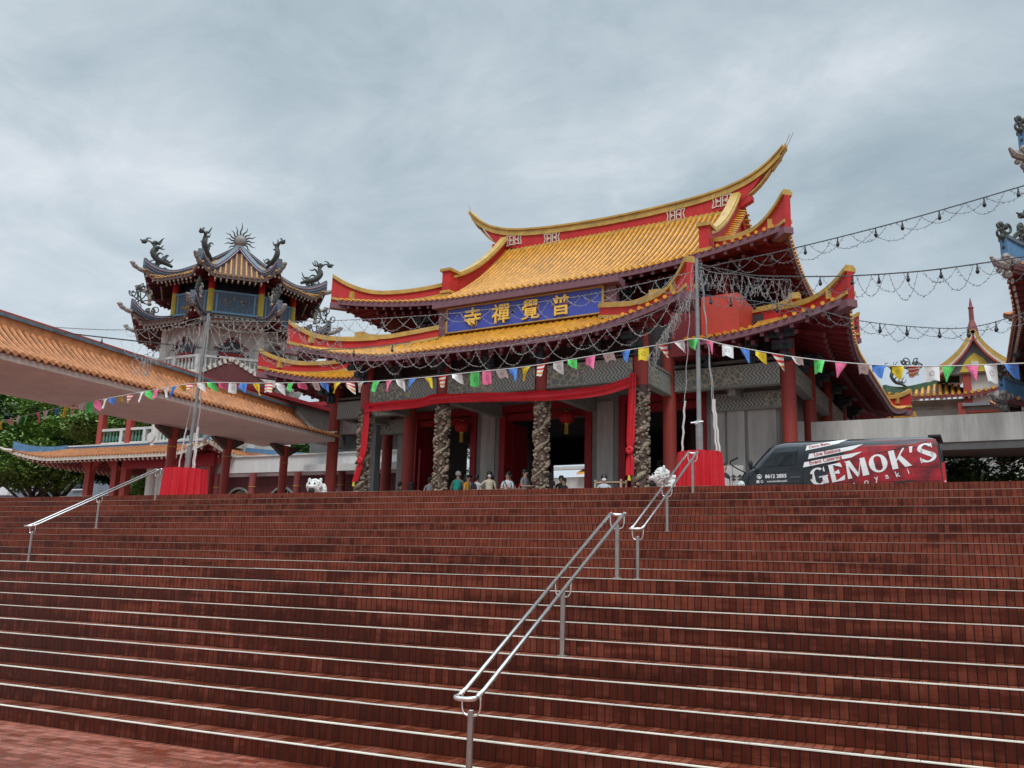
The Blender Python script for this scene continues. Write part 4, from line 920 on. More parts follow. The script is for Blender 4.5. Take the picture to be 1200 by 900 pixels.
for y in (33, 36.5, 40, 43.5): k = MB(); k.lathe([(.26,0),(.25,4.9)], (3.1, y, PZ), 14); k.build('column', 'redcol2', rb_)
# ------------------------------------------------------------------ concrete footbridge behind the van
br = thing('concrete_footbridge', (-1, 30.4, PZ), 'pale concrete footbridge parapet running behind the parked van', 'footbridge')
k = MB(); k.bar((-4.22, 30.0, 6.28), (9, 29.5, 6.28), .18, .80); k.build('parapet', 'concrete', br)
k = MB(); k.bar((-4.22, 31.0, 5.78), (9, 30.5, 5.78), 2.1, .26); k.build('deck', 'darkwall', br)
k = MB(); k.box(-4.9, -4.45, 29.9, 30.02, 5.0, 6.72); k.build('end_post', 'concrete', br)
for x in (8.0,): k = MB(); k.box(x-.3, x+.3, 30.2, 31.2, PZ, 5.7); k.build('pier', 'concrete', br)
# ------------------------------------------------------------------ small far temple behind
ft = thing('distant_temple', (17, 62, PZ), 'small distant temple with steep gabled roof and dark spire beyond the footbridge', 'temple')
def fx(x, y, z): return (x, y, z)
k = MB(); k.prism([(-.75, 58, 14.5), (1.07, 58, 16.4), (2.9, 58, 14.5), (1.07, 58, 14.9)], (0, 10, 0)); 
def grow(poly, y0, y1, m, nm, root): k = MB(); k.prism([(x, y0, z) for x, z in poly], (0, y1-y0, 0)); return k.build(nm, m, root)
k = MB(); P1 = cat([(-1.0, 60, 14.42), (-.35, 60, 14.85), (.35, 60, 15.5), (.85, 60, 16.2), (1.07, 60, 16.7)], 14); P2 = [Vector((2.14-p.x, p.y, p.z)) for p in P1]
rows = [[(p.x, y, p.z) for p in P1] for y in (59.3, 68)]; k.grid(rows); rows = [[(p.x, y, p.z) for p in P2] for y in (59.3, 68)]; k.grid(rows)
rows = [[(p.x, y, p.z-.22) for p in P1] for y in (59.3, 68)]; k.grid(rows); rows = [[(p.x, y, p.z-.22) for p in P2] for y in (59.3, 68)]; k.grid(rows); fr = k.build('roof', 'orange', ft)
for off, wd, mm in ((0, .30, 'ochre'), (-.26, .14, 'cream'), (-.40, .10, 'redcol')):
    k = MB()
    for P in (P1, P2):
        for i in range(14): k.bar(P[i]+Vector((0, -.75+off*.1, off)), P[i+1]+Vector((0, -.75+off*.1, off)), .25, wd)
    k.build('verge_trim', mm, fr)
k = MB(); k.prism([(p.x, 59.6, p.z-.25) for p in P1] + [(p.x, 59.6, p.z-.25) for p in P2[::-1][1:]], (0, .2, 0)); gb = k.build('gable', 'greydrk', ft)
k = MB(); k.prism([(.2, 59.5, 14.25), (1.95, 59.5, 14.25), (1.55, 59.5, 15.0), (1.07, 59.5, 15.4), (.6, 59.5, 15.0)], (0, .1, 0)); k.build('gable_panel', 'yellow', gb)
k = MB(); k.box(.85, 1.25, 59.42, 59.5, 14.5, 14.85); k.build('vent', 'white', gb)
k = MB(); k.lathe([(.34, 0), (.26, .5), (.14, .9), (.13, 1.6), (.17, 1.7), (.10, 1.8), (.02, 2.3)], (1.07, 59.6, 16.5), 10); k.build('spire', 'redcol2', ft)
k = MB(); k.box(.5, 3.4, 60, 68, PZ, 14.3); k.box(-3.4, .5, 61, 68, PZ, 12.95); k.build('wall', 'farwall', ft)
RR = rect_roof(3.2, 59.4, 66, 12.95, 3.2, 1.35, 1.2, .35, 2.0, .2, cx=-.9); pan, rib, sf, fa, ra = MB(), MB(), MB(), MB(), MB()
for q in 'FL': RR[q].fill(pan, rib, sf, fa, ra, step=.34, rr=.1, so=1.2, rafstep=.3)
o = pan.build('lower_roof', 'orangepan', ft); rib.build('tile_rows', 'goldrib', o); sf.build('soffit', 'maroon', o); fa.build('eave_board', 'redcol2', o); ra.build('rafters', ['maroon', 'cream'], o)
pts = [(-.9-(3.2-s_), RR['F'].P(3.2-s_, s_).y, RR['F'].P(3.2-s_, s_).z) for s_ in [3.0-.17*i for i in range(18)]]
k = MB(); loft_rect(k, pts, .25, -.05, lambda u: .32+.15*u); k.build('hip_ridge', 'roofgreen', o)
k = MB(); loft_rect(k, [(-1.2+.2*i, 62.5, 14.35) for i in range(8)], .25, -.1, .3); k.build('ridge', 'roofgreen', o)
k = MB(); e = Vector(pts[-1]); curl(k, e+Vector((.5,.3,.45)), (-.7,-.7,0), 1.2, 4, .07); scroll(k, e+Vector((1.6, .9, 1.2)), (-.7, -.7, 0), 1.5, 9, .06); k.build('dragon', 'bronze', o)
for x in (-3.3, -.4): k = MB(); k.box(x, x+2.6, 60.9, 61, 10.5, 12.55); p_ = k.build('wall_panel', 'white', ft); k = MB(); k.box(x+.1, x+2.5, 60.84, 60.9, 12.3, 12.4); k.build('panel_trim', 'concrete', p_)
k = MB(); k.box(.35, .8, 59.7, 60.1, PZ, 14.2); k.build('red_pier', 'redcol', ft)
# little yellow-red roof end beside it
sr = thing('red_pavilion', (-2.4, 50, PZ), 'small red wall end with gold tiled cap right behind the big hall', 'pavilion')
k = MB(); k.box(-3.4, -2.05, 50, 52, PZ, 10.1); k.build('wall', 'red', sr); k = MB(); k.box(-3.6, -1.95, 49.9, 52, 10.1, 10.35); k.box(-3.6, -2.5, 49.7, 52, 9.3, 9.5); k.build('roof_cap', 'goldrib', sr)
sr2 = thing('red_gate_wall', (.9, 49.5, PZ), 'red framed wall panel with ochre strip above the footbridge at right', 'wall')
k = MB(); k.box(.05, 2.2, 49.6, 50, PZ, 10.4); k.build('wall', 'white', sr2); k = MB(); k.box(.0, .32, 49.4, 49.6, PZ, 10.6); k.build('post', 'redcol', sr2)
k = MB(); k.box(.45, 2.2, 49.5, 49.6, 9.75, 10.05); k.build('ochre_panel', 'yellow', sr2); k = MB(); k.box(.4, 2.2, 49.46, 49.6, 10.08, 10.2); k.box(.4, 2.2, 49.46, 49.6, 9.55, 9.7); k.build('panel_frame', 'redcol', sr2); k = MB(); k.box(.2, 2.2, 49.3, 50.2, 10.4, 10.55); k.build('coping', 'greydrk', sr2)
# ------------------------------------------------------------------ things behind the hall, seen through its doorways
rh = thing('rear_hall', HW((-13, 57, PZ)), 'pale rear building with yellow tiled roof seen through the middle doorway', 'building', rz=TH)
b = HB(); b.box(-18, -9, 57, 60, PZ, 8.5); b.build('wall', 'farwall', rh); b = HB(); b.prism([(-14.2, 56.4, 8.6), (-8.8, 56.4, 8.6), (-8.8, 58.5, 9.8), (-13.2, 58.5, 9.8)], (0, .1, .15)); b.build('roof', 'goldrib', rh)
b = HB(); b.box(-18.2, -8.8, 56.5, 57, 9.0, 9.2); b.build('eave', 'white', rh)
# ------------------------------------------------------------------ van
vn = thing('parked_van', (-2.8, 24.5, PZ), 'dark catering van with red wrap and big white lettering', 'van', rz=R_(-1.2))
VF = Matrix.Translation((-5.22, 23.62, PZ)) @ Matrix.Rotation(R_(-1.2), 4, 'Z')
def lin(t, tab):
    for (a, x), (b_, y) in zip(tab, tab[1:]):
        if t <= b_: return x+(y-x)*(t-a)/(b_-a)
    return tab[-1][1]
def vxf(z): return lin(z, [(.25, .14), (.45, .02), (.7, 0), (.95, .04), (1.12, .14), (1.22, .33), (1.5, .56), (1.78, .82), (1.87, .98), (1.92, 1.4)])
def vxr(z): return lin(z, [(.25, 4.78), (.5, 4.85), (1.1, 4.84), (1.7, 4.76), (1.86, 4.66), (1.92, 4.2)])
def vyi(z): return lin(z, [(.25, .08), (.45, .02), (.9, 0), (1.2, .02), (1.6, .09), (1.8, .16), (1.88, .28), (1.92, .5)])
def VW(x, y, z): return tuple(VF @ Vector((x, y, z)))
def vside(x, z, off=.008): return VW(x, vyi(z)-off, z)
body_ = MB(); rows = []
for z in (.25, .35, .5, .7, .9, 1.02, 1.12, 1.18, 1.25, 1.4, 1.55, 1.7, 1.78, 1.83, 1.87, 1.90, 1.92):
    x0, x1, y0 = vxf(z), vxr(z), vyi(z); y1 = 1.78-y0; r_ = []
    rf_, rr_ = .32, .10
    for (cx, cy, a0, rx, ry) in ((x0+rf_, y0+.24, 180, rf_, .24), (x1-rr_, y0+rr_, 270, rr_, rr_), (x1-rr_, y1-rr_, 0, rr_, rr_), (x0+rf_, y1-.24, 90, rf_, .24)):
        for j in range(6): a_ = R_(a0+j*18); r_.append(VW(cx+rx*cos(a_), cy+ry*sin(a_), z))
    rows.append(r_+[r_[0]])
body_.grid(rows); body_.add(rows[-1][:-1], [tuple(range(24))]); body_.add(rows[0][:-1], [tuple(range(23, -1, -1))])
vb = body_.build('body', 'vanbody', vn, smooth=True)
md = vb.data
def sidepoly(nm, pts, mat, off=.008, parent=vn, sub=1):
    k = MB(); n = len(pts); P = [vside(x, z, off) for x, z in pts]; c_ = Vector((0,0,0))
    cx = sum(p[0] for p in pts)/n; cz = sum(p[1] for p in pts)/n
    if n == 4:
        rows = []
        for i in range(9):
            u = i/8; r_ = []
            for j in range(9):
                v_ = j/8; a_ = lerp(pts[0], pts[1], u); b_ = lerp(pts[3], pts[2], u); q = lerp(a_, b_, v_); r_.append(vside(q[0], q[1], off))
            rows.append(r_)
        k.grid(rows)
    else: k.add(P, [tuple(range(n))])
    return k.build(nm, mat, parent, fixn=False)
sidepoly('red_wrap', [(1.9, .62), (4.80, .60), (4.70, 1.80), (2.9, 1.84)], 'vanred', .004)
sidepoly('red_wrap', [(1.45, .30), (4.8, .30), (4.80, .60), (1.9, .62)], 'vanred', .004)
sidepoly('side_window', [(.64, 1.22), (1.48, 1.27), (1.54, 1.73), (.98, 1.71)], 'glass', .010)
for pts in ([(2.0, 1.19), (2.02, 1.205), (4.7, 1.13), (4.7, 1.115)], [(.5, .80), (.5, .815), (4.75, .80), (4.75, .785)], [(1.62, .35), (1.635, .35), (1.70, 1.78), (1.685, 1.78)], [(2.75, .35), (2.765, .35), (2.80, 1.15), (2.785, 1.15)], [(.62, .62), (.635, .62), (.72, 1.18), (.705, 1.18)]):
    sidepoly('panel_seam', pts, 'black', .009)
# black brush streaks in the wrap
rn = random.Random(5)
for i in range(16):
    x = rn.uniform(2.0, 4.2); z = rn.choice((rn.uniform(.32, .8), rn.uniform(1.45, 1.75))); L_ = rn.uniform(.3, .8); h_ = rn.uniform(.02, .055)
    if z > 1.3 and x < 3: continue
    sidepoly('black_streak', [(x, z), (x+L_, z+L_*.18), (x+L_*1.05, z+L_*.2+h_*.4), (x+.1, z+h_)], 'vanbody', .006)
for (x, z, L_, dz) in ((1.72, 1.62, .78, .15), (1.78, 1.40, 1.05, .20), (1.66, 1.19, 1.15, .22)):
    sidepoly('white_stripe', [(x, z), (x+L_, z+dz), (x+L_+.25, z+dz+.14), (x+.03, z+.13)], 'vanwhite', .010)
def vtext(nm, txt, x, z, size, ang, mat, off=.012, bold=.0, sx=1., shear=0.):
    a_ = R_(ang)
    def fn(u, v_, w):
        u *= sx; return vside(x+u*cos(a_)-v_*sin(a_), z+u*sin(a_)+v_*cos(a_), off+w)
    return text_part(nm, txt, size, .0008, mat, vn, fn, off=bold, shear=shear)
vtext('lettering', 'Live Stations', 2.24, 1.56, .125, 10.5, 'vanredtext', .014, .003)
vtext('lettering', 'Event Catering', 2.20, 1.355, .13, 10.5, 'vanredtext', .014, .003)
vtext('lettering', 'Demo Menu', 2.05, 1.75, .10, 10.5, 'vanredtext', .014, .002)
# big serif capitals as stroke shapes
def serif(ch, x, z, w, h, ang):
    a_ = R_(ang); T_, t2 = w*.30, w*.085; k = MB()
    def q(u, v_): return vside(x+u*cos(a_)-v_*sin(a_), z+u*sin(a_)+v_*cos(a_), .016)
    def poly(p_): 
        if len(p_) == 4:
            for j in range(4):
                s0, s1 = j/4, (j+1)/4
                k.add([q(*lerp(p_[0], p_[3], s0)), q(*lerp(p_[1], p_[2], s0)), q(*lerp(p_[1], p_[2], s1)), q(*lerp(p_[0], p_[3], s1))], [(0,1,2,3)])
        else: k.add([q(*p) for p in p_], [tuple(range(len(p_)))])
    def arc(cx, cy, rx, ry, a0, a1, thick, thin):
        n = 18
        for i in range(n):
            b0, b1 = a0+(a1-a0)*i/n, a0+(a1-a0)*(i+1)/n
            f = lambda b: thin+(thick-thin)*abs(cos(R_(b)))**1.3
            P_ = [(cx+rx*cos(R_(b)), cy+ry*sin(R_(b))) for b in (b0, b1)]; I_ = [(cx+(rx-f(b))*cos(R_(b)), cy+(ry-min(f(b), thin*1.6))*sin(R_(b))) for b in (b0, b1)]
            poly([P_[0], P_[1], I_[1], I_[0]])
    if ch == 'O': arc(w/2, h/2, w/2, h/2, 0, 360, T_, t2)
    elif ch == 'G': arc(w/2, h/2, w/2, h/2, 55, 310, T_, t2); poly([(w*.70, 0.04*h), (w, .04*h), (w, h*.45), (w*.70, h*.45)]); poly([(w*.52, h*.42), (w*1.04, h*.42), (w*1.04, h*.48), (w*.52, h*.48)]); poly([(w*.86, h*.70), (w*.92, h*.70), (w*.92, h), (w*.82, h*.86)])
    elif ch == 'E': poly([(.08*w, 0), (.08*w+T_, 0), (.08*w+T_, h), (.08*w, h)]); poly([(0, 0), (w*.92, 0), (w, h*.28), (w*.42, h*.06)]); poly([(0, h), (w*.42, h*.94), (w*.95, h*.72), (w*.88, h)]); poly([(w*.3, h*.47), (w*.7, h*.40), (w*.7, h*.64), (w*.3, h*.53)])
    elif ch == 'M': poly([(0, 0), (w*.2, 0), (w*.14, h*.9), (w*.08, h)]); poly([(w*.02, h), (w*.27, h), (w*.57, h*.1), (w*.46, 0)]); poly([(w*.46, 0), (w*.55, .1*h), (w*.80, h), (w*.72, h*.8)]); poly([(w*.70, 0), (w*1.0, 0), (w*.97, h), (w*.74, h)])
    elif ch == 'K': poly([(.06*w, 0), (.06*w+T_, 0), (.06*w+T_, h), (.06*w, h)]); poly([(.3*w, h*.40), (.38*w, h*.40), (w*.92, h), (w*.80, h)]); poly([(w*.44, h*.52), (w*.62, h*.66), (w*1.05, 0), (w*.70, 0)])
    elif ch == 'S':
        arc(w*.5, h*.74, w*.42, h*.27, 20, 235, T_*.8, t2); arc(w*.5, h*.27, w*.46, h*.28, -160, 55, T_*.8, t2); poly([(w*.16, h*.58), (w*.3, h*.76), (w*.88, h*.42), (w*.74, h*.20)]); poly([(w*.80, h*.72), (w*.86, h*.72), (w*.86, h), (w*.78, h*.9)]); poly([(w*.1, h*.30), (w*.16, h*.30), (w*.22, h*.08), (w*.1, 0)])
    elif ch == "'": poly([(.0, h*.68), (w*.5, h*.68), (w, h), (w*.2, h)])
    o = k.build('letter', 'vanwhite', vn, fixn=False)
px_, pz_ = 1.86, .70; an = 11.5
for ch, w_, h_ in (('G', .42, .44), ('E', .36, .44), ('M', .50, .44), ('O', .42, .45), ('K', .44, .46), ("'", .10, .46), ('S', .42, .46)):
    serif(ch, px_, pz_, w_, h_, an); px_ += (w_+.045)*cos(R_(an)); pz_ += (w_+.045)*sin(R_(an))
for i, ch in enumerate('takoyaki'): vtext('small_letter', ch, 2.42+i*.235, .60+i*.062, .20, 14, 'vanwhite', .016, .001)
vtext('phone_number', '8612 2855', .99, .99, .125, 1, 'vanwhite', .014, .004)
vtext('handle_text', 'gemoksdakoyaki', 1.02, .855, .075, 1, 'vanwhite', .014, .001)
def ring(nm, x, z, r0, r1, m='vanwhite', off=.014):
    k = MB(); n = 20
    for i in range(n):
        a0, a1 = 2*pi*i/n, 2*pi*(i+1)/n; k.add([vside(x+r0*cos(a0), z+r0*sin(a0), off), vside(x+r1*cos(a0), z+r1*sin(a0), off), vside(x+r1*cos(a1), z+r1*sin(a1), off), vside(x+r0*cos(a1), z+r0*sin(a1), off)], [(0,1,2,3)])
    k.build(nm, m, vn, fixn=False)
ring('phone_icon', .58, .985, .045, .062); sidepoly('phone_icon', [(.55, .96), (.60, .945), (.615, .97), (.57, 1.02)], 'vanwhite', .014)
sidepoly('social_icon', [(.51, .82), (.58, .82), (.58, .89), (.51, .89)], 'vanwhite', .014); ring('social_icon', .645, .855, .022, .034)
sidepoly('red_flash', [(.52, .70), (.75, .55), (.98, .45), (.62, .74)], 'vanred', .006)
k = MB(); k.prism([vside(1.36, .93, .0), vside(1.60, .94, .0), vside(1.60, .97, .0), vside(1.36, .96, .0)], (VF.to_3x3() @ Vector((0, -.035, 0)))); k.build('door_handle', 'vangrey', vn)
k = MB(); k.prism([vside(1.76, .90, .0), vside(1.88, .90, .0), vside(1.88, 1.02, .0), vside(1.76, 1.02, .0)], (VF.to_3x3() @ Vector((0, -.03, 0)))); k.build('door_handle', 'black', vn)
k = MB(); k.tube([VW(.50, -.02, 1.20), VW(.42, -.18, 1.22)], .02, 6); k.ell(VW(.42, -.24, 1.27), (.06, .08, .13), 6); k.build('wing_mirror', 'black', vn)
k = MB(); k.tube(cat([VW(.22, .15, 1.10), VW(.0, .02, 1.22), VW(-.14, -.05, 1.33), VW(-.10, -.06, 1.42)], 8), .018, 6); k.tube([VW(-.12, -.06, 1.40), VW(.06, -.06, 1.48)], .03, 6); k.build('fender_mirror', 'black', vn)
k = MB(); k.ell(VW(.12, .14, .78), (.16, .15, .13), 8); k.build('headlight', 'lamp', vn, smooth=True); k = MB(); k.ell(VW(.12, 1.64, .78), (.16, .15, .13), 8); k.build('headlight', 'lamp', vn, smooth=True)
k = MB(); k.bar(VW(4.79, .09, .75), VW(4.77, .11, 1.22), .10, .14); k.build('tail_light', 'taillamp', vn); k = MB(); k.bar(VW(4.80, .085, .62), VW(4.795, .085, .80), .105, .13); k.build('reverse_light', 'lamp', vn)
k = MB(); k.bar(VW(4.66, .3, 1.90), VW(4.66, 1.48, 1.90), .28, .05, 0); k.build('roof_spoiler', 'black', vn)
k = MB(); k.grid([[VW(vxf(z)-.012, .34+y*.22, z) for y in range(6)] for z in (1.24, 1.4, 1.6, 1.76)]); k.build('windscreen', 'glass', vn)
for x in (.95, 3.75):
    for y in (.02, 1.56):
        k = MB(); k.tube([VW(x, y, .33), VW(x, y+.2, .33)], .33, 24); w_ = k.build('wheel', 'black', vn); k = MB(); k.tube([VW(x, y-.012, .33), VW(x, y+.0, .33)], .20, 16); k.build('rim', 'steelpost', w_)
# ------------------------------------------------------------------ draped pedestals, flagpoles
def pedestal(x, y, r, h, label):
    t = thing('draped_pedestal', (x, y, PZ), label, 'pedestal', 'red draped pedestals at the flagpoles')
    k = MB(); k.lathe([(r*1.12, 0), (r*1.12, .14), (r*.9, .16), (r*.9, h-.03)], (x, y, PZ), 24); k.build('base', 'concrete', t)
    k = MB(); rn = random.Random(int(x)); n = 160; prof = []; lv = 12
    ph = [rn.uniform(0, 6) for _ in range(4)]
    rows = []
    for j in range(lv+1):
        v_ = j/lv; r_ = []
        for i in range(n):
            a_ = 2*pi*i/n; fold = (.036*sin(a_*21+ph[0]+1.3*sin(a_*3+ph[1]))+.020*sin(a_*11+ph[2])+.010*sin(a_*37+ph[3]))*(.15+1.0*v_**.7)
            rr = r*(1+.02*v_)+fold; zz = PZ+h+.012-v_*(h-.08+.03*sin(a_*5+ph[3])); r_.append((x+rr*cos(a_), y+rr*sin(a_), zz))
        rows.append(r_+[r_[0]])
    k.grid(rows); k.add([(x+r*cos(2*pi*i/n), y+r*sin(2*pi*i/n), PZ+h+.012) for i in range(n)], [tuple(range(n))]); k.build('red_cloth', 'cloth', t, smooth=True, fixn=False)
pedestal(-4.82, 18.5, .445, .92, 'round pedestal under a pleated red cloth beside the van'); pedestal(-19.02, 18.5, .56, .92, 'round pedestal under a pleated red cloth by the left handrail')
def flagpole(b_, tp, label, rings):
    t = thing('flagpole', (b_[0], b_[1], b_[2]), label, 'flagpole', 'thin metal flagpoles holding the bunting')
    B_, T_ = Vector(b_), Vector(tp); k = MB(); k.tube([B_, B_+(T_-B_)*.15], .075, 12); k.tube([B_+(T_-B_)*.15, T_], [.05, .04], 12); k.build('mast', 'pole', t)
    k = MB(); k.tube([B_+(T_-B_)*.15+Vector((-.02, 0, -.03)), B_+(T_-B_)*.15+Vector((-.02, 0, .04))], .075, 12); k.tube([B_+(T_-B_)*.15+Vector((-.16, -.05, 0)), B_+(T_-B_)*.15+Vector((.1, -.05, .02))], .018, 6); k.build('cleat', 'steel', t)
    for dx0, dx1, w_ in rings:
        k = MB(); a_ = B_+Vector((dx0, -.03, .0)); c_ = T_+Vector((dx1, 0, -.1)); n = 30
        k.tube([a_.lerp(c_, j/n)+Vector((.012*sin(j*1.3), 0, 0)) for j in range(n+1)], w_, 5); k.build('halyard', 'rope', t)
        k = MB(); k.tube([a_.lerp(c_, j/10*.27)+Vector((.012*sin(j*2.1), 0, 0)) for j in range(11)], w_*2.3, 6); k.build('wrapped_rope', 'white', t)
flagpole((-4.83, 18.5, 4.22), (-4.84, 18.5, 8.42), 'tall grey flagpole on the pedestal beside the van', [(-.36, -.10, .009), (.42, .06, .009), (.36, .10, .009)])
flagpole((-19.0, 18.5, 4.22), (-18.76, 18.5, 8.62), 'tall grey flagpole on the pedestal by the left handrail', [(-.28, -.02, .009), (.30, .02, .009), (.24, .06, .009)])
# ------------------------------------------------------------------ bunting
BUNT = [(-28.16,18.5,5.85),(-27.14,18.5,5.94),(-24.82,18.5,6.2),(-22.63,18.5,6.39),(-20.58,18.5,6.54),(-18.76,18.46,6.62),(-16.82,18.5,6.49),(-14.55,18.5,6.36),(-13.15,18.5,6.29),(-11.8,18.5,6.28),(-9.92,18.5,6.32),(-8.76,18.5,6.35),(-7.09,18.5,6.48),(-5.56,18.5,6.6),(-4.84,18.46,6.64),(-4.26,18.5,6.47),(-3.04,18.5,6.14),(-2.09,18.5,5.94),(-1.19,18.5,5.8),(-.35,18.5,5.72),(.68,18.5,5.68),(1.6,18.5,5.65)]
bu = thing('flag_bunting', (-12, 18.5, 6.3), 'long string of small coloured prayer flags slung between the two flagpoles', 'bunting')
P = cat(BUNT, 420); k = MB(); k.tube(P, .010, 5); k.build('cord', 'white', bu)
seq = ['pink', 'white', 'blue', 'yellow', 'striped', 'white', 'green']; rn = random.Random(11)
acc = 0; last = P[0]; nxt = .15; fi_ = 0; side_w = .27
for i in range(1, len(P)):
    acc += (P[i]-P[i-1]).length
    if acc >= nxt:
        d = (P[min(i+4, len(P)-1)]-P[i-1]).normalized(); nxt = acc+rn.uniform(.24, .41); c_ = seq[fi_ % 7]; fi_ += 1
        w_, h_ = rn.uniform(.21, .26), rn.uniform(.24, .34); mode = rn.random(); sw = rn.uniform(-.5, .7); tw_ = rn.uniform(-.6, .6); k = MB(); n = 6
        for a_ in range(n+1):
            for b_ in range(n+1):
                u, v_ = a_/n, b_/n
                x = (u-.5)*w_; z = -v_*h_
                if mode < .45: f = (1-v_*.92); x = (u*(f) + (0 if mode < .22 else 1-f) - .5)*w_
                elif mode < .72: z = -v_*h_*(.45+.55*u)
                yy = .05*sin(u*5+fi_)*v_+sw*.35*v_*h_
                if mode > .85: z *= .5; yy += v_*.12
                ca, sa = cos(tw_*1.5*v_**.5), sin(tw_*1.5*v_**.5); q = P[i]+d*(x*ca)+Vector((0, yy+x*sa, z+.012*sin(x*30+fi_)*v_)); q.x += tw_*v_*.06
                k.uv[len(k.v)] = (u, v_); k.v.append(tuple(q))
        for a_ in range(n):
            for b_ in range(n): o_ = a_*(n+1)+b_; k.f.append((o_, o_+1, o_+n+2, o_+n+1)); k.m.append(0)
        k.build('flag', FL[c_], bu, fixn=False)
# ------------------------------------------------------------------ festoon light strings
def lights(label, pts, sw, depth, dens=.085, mats='fairy', bulbs=0, cable=.008, cm='wire', drops=0., twig=.035, overlap=2., skip=(), rng=1, icicle=0):
    P = cat(pts, 200); t = thing('light_string', tuple(P[100]), label, 'light string', 'fairy light strings over the forecourt'); rn = random.Random(rng)
    k = MB(); k.tube(P, cable, 5); k.build('cable', cm, t)
    L_ = [0]; 
    for i in range(1, 201): L_.append(L_[-1]+(P[i]-P[i-1]).length)
    tot = L_[-1]
    def at(s_):
        s_ = max(0, min(tot, s_)); lo = 0
        for i in range(1, 201):
            if L_[i] >= s_: u = (s_-L_[i-1])/max(1e-6, L_[i]-L_[i-1]); return P[i-1].lerp(P[i], u)
        return P[-1]
    s_ = 0; j = 0
    if sw:
        while s_ < tot-sw*.4:
            w_ = sw*rn.uniform(.8, 1.2)*overlap; e = min(tot, s_+w_); a_, b_ = at(s_), at(e)
            if not any(x0 < a_.x < x1 for x0, x1 in skip):
                dd = depth*rn.uniform(.7, 1.25); n = max(8, int((w_+dd*2)/dens)); k = MB(); q = []; oy = rn.uniform(-.25, .25)
                for i in range(n+1):
                    u = i/n; p = a_.lerp(b_, u); p.z -= 4*dd*u*(1-u); p.y += oy*4*u*(1-u); q.append(p)
                k.tube(q, .0042, 4, cap=False)
                for p in q[1:-1]:
                    for _ in range(1 if rn.random() < .75 else 2):
                        v_ = Vector((rn.uniform(-1, 1), rn.uniform(-1, 1), rn.uniform(-.9, .9))).normalized()*twig*rn.uniform(.7, 1.5); k.bar(p, p+v_, .0065, .0065)
                if icicle:
                    for m_ in range(0, n, 2):
                        h_ = rn.uniform(.05, icicle); p = q[m_]; k.tube([p, p+Vector((rn.uniform(-.03, .03), 0, -h_*.5)), p+Vector((rn.uniform(-.04, .04), 0, -h_))], .005, 4, cap=False)
                        for _ in range(int(h_/.05)): z = rn.uniform(0, h_); v_ = Vector((rn.uniform(-1, 1), rn.uniform(-1, 1), rn.uniform(-.9, .9))).normalized()*twig; k.bar(p+Vector((0,0,-z)), p+Vector((0,0,-z))+v_, .0065, .0065)
                k.build('light_swag', mats, t, fixn=False)
            s_ += w_/overlap; j += 1
    for i in range(bulbs):
        p = at(tot*(i+.5+rn.uniform(-.15, .15))/bulbs); k = MB(); k.tube([p, p+Vector((0,0,-.09))], .012, 5); k.lathe([(.018, 0), (.022, -.04), (.034, -.065), (.036, -.09), (.02, -.12)], (p.x, p.y, p.z-.07), 10); k.build('bulb', 'bulb', t)
    # tiny leds along the cable
    k = MB(); k.tube([p+Vector((0, -.01, -.012+.008*(i % 2))) for i, p in enumerate(P)], .004, 4)
    for i in range(int(tot/.14)):
        p = at(i*.14)+Vector((0, -.01, -.01)); v_ = Vector((rn.uniform(-1, 1), rn.uniform(-1, 1), rn.uniform(-1, 1))).normalized()*twig*1.2; k.bar(p, p+v_, .008, .008)
    k.build('led_strand', mats, t, fixn=False)
Q = lambda l: [(x, 18.5, z) for x, z in l]
lights('highest light string climbing from the right flagpole to the top right corner', Q([(-4.85, 8.14), (-4.52, 8.22), (-2.89, 8.38), (-.7, 8.68), (1.37, 9.05), (2.21, 9.2)]), .42, .30, mats='fairydark', bulbs=11, cable=.013, rng=1)
lights('heavy light string with dark bulbs running right from the flagpole top', Q([(-4.83, 8.31), (-4.0, 8.02), (-3.51, 7.88), (-2.02, 7.69), (-.66, 7.61), (.28, 7.62), (1.27, 7.67), (1.95, 7.72)]), .30, .40, mats='fairydark', bulbs=12, cable=.014, rng=2)
lights('dense white icicle lights bunched just right of the right flagpole', Q([(-4.83, 8.25), (-4.4, 8.05), (-4.0, 7.98), (-3.51, 7.82), (-2.9, 7.72)]), .15, .42, icicle=.2, dens=.08, rng=3)
lights('thin lower light string dipping behind the right end of the bunting', Q([(-4.82, 7.63), (-3.71, 7.37), (-2.45, 7.04), (-1.58, 6.72), (-.38, 6.47), (.37, 6.42), (1.19, 6.6), (1.88, 6.8)]), .30, .22, mats='fairydark', bulbs=14, rng=4)
lights('light string passing over the blue name board between the flagpoles', Q([(-18.72, 8.4), (-14.55, 8.0), (-11.11, 7.83), (-9.02, 7.85), (-7.01, 7.92), (-4.87, 8.15)]), .42, .34, bulbs=8, rng=5)
lights('light string hanging in loops along the lower golden eave', Q([(-16.95, 7.7), (-14.48, 7.17), (-12.75, 6.95), (-10.1, 6.86), (-8.34, 6.98), (-7.1, 7.05), (-5.72, 7.35), (-4.93, 7.9)]), .46, .46, rng=6)
lights('thick bundle of white lights sagging down beside the carved column', Q([(-4.92, 7.85), (-5.25, 7.35), (-5.55, 6.85), (-5.9, 6.35)]), .10, .14, dens=.05, icicle=.28, rng=7)
lights('dark cable of festoon bulbs rising over the walkway roof at the left', Q([(-29.67, 9.54), (-27.85, 9.17), (-24.38, 8.55), (-21.07, 7.99), (-18.78, 7.62)]), .55, .62, bulbs=4, cable=.020, rng=8, skip=((-26, -22.6),))
lights('thin light string just under the sky above the walkway ridge', Q([(-29.69, 9.6), (-25.53, 8.88), (-21.31, 8.4), (-18.74, 8.56)]), .5, .25, cable=.010, rng=9, skip=((-27, -22),))
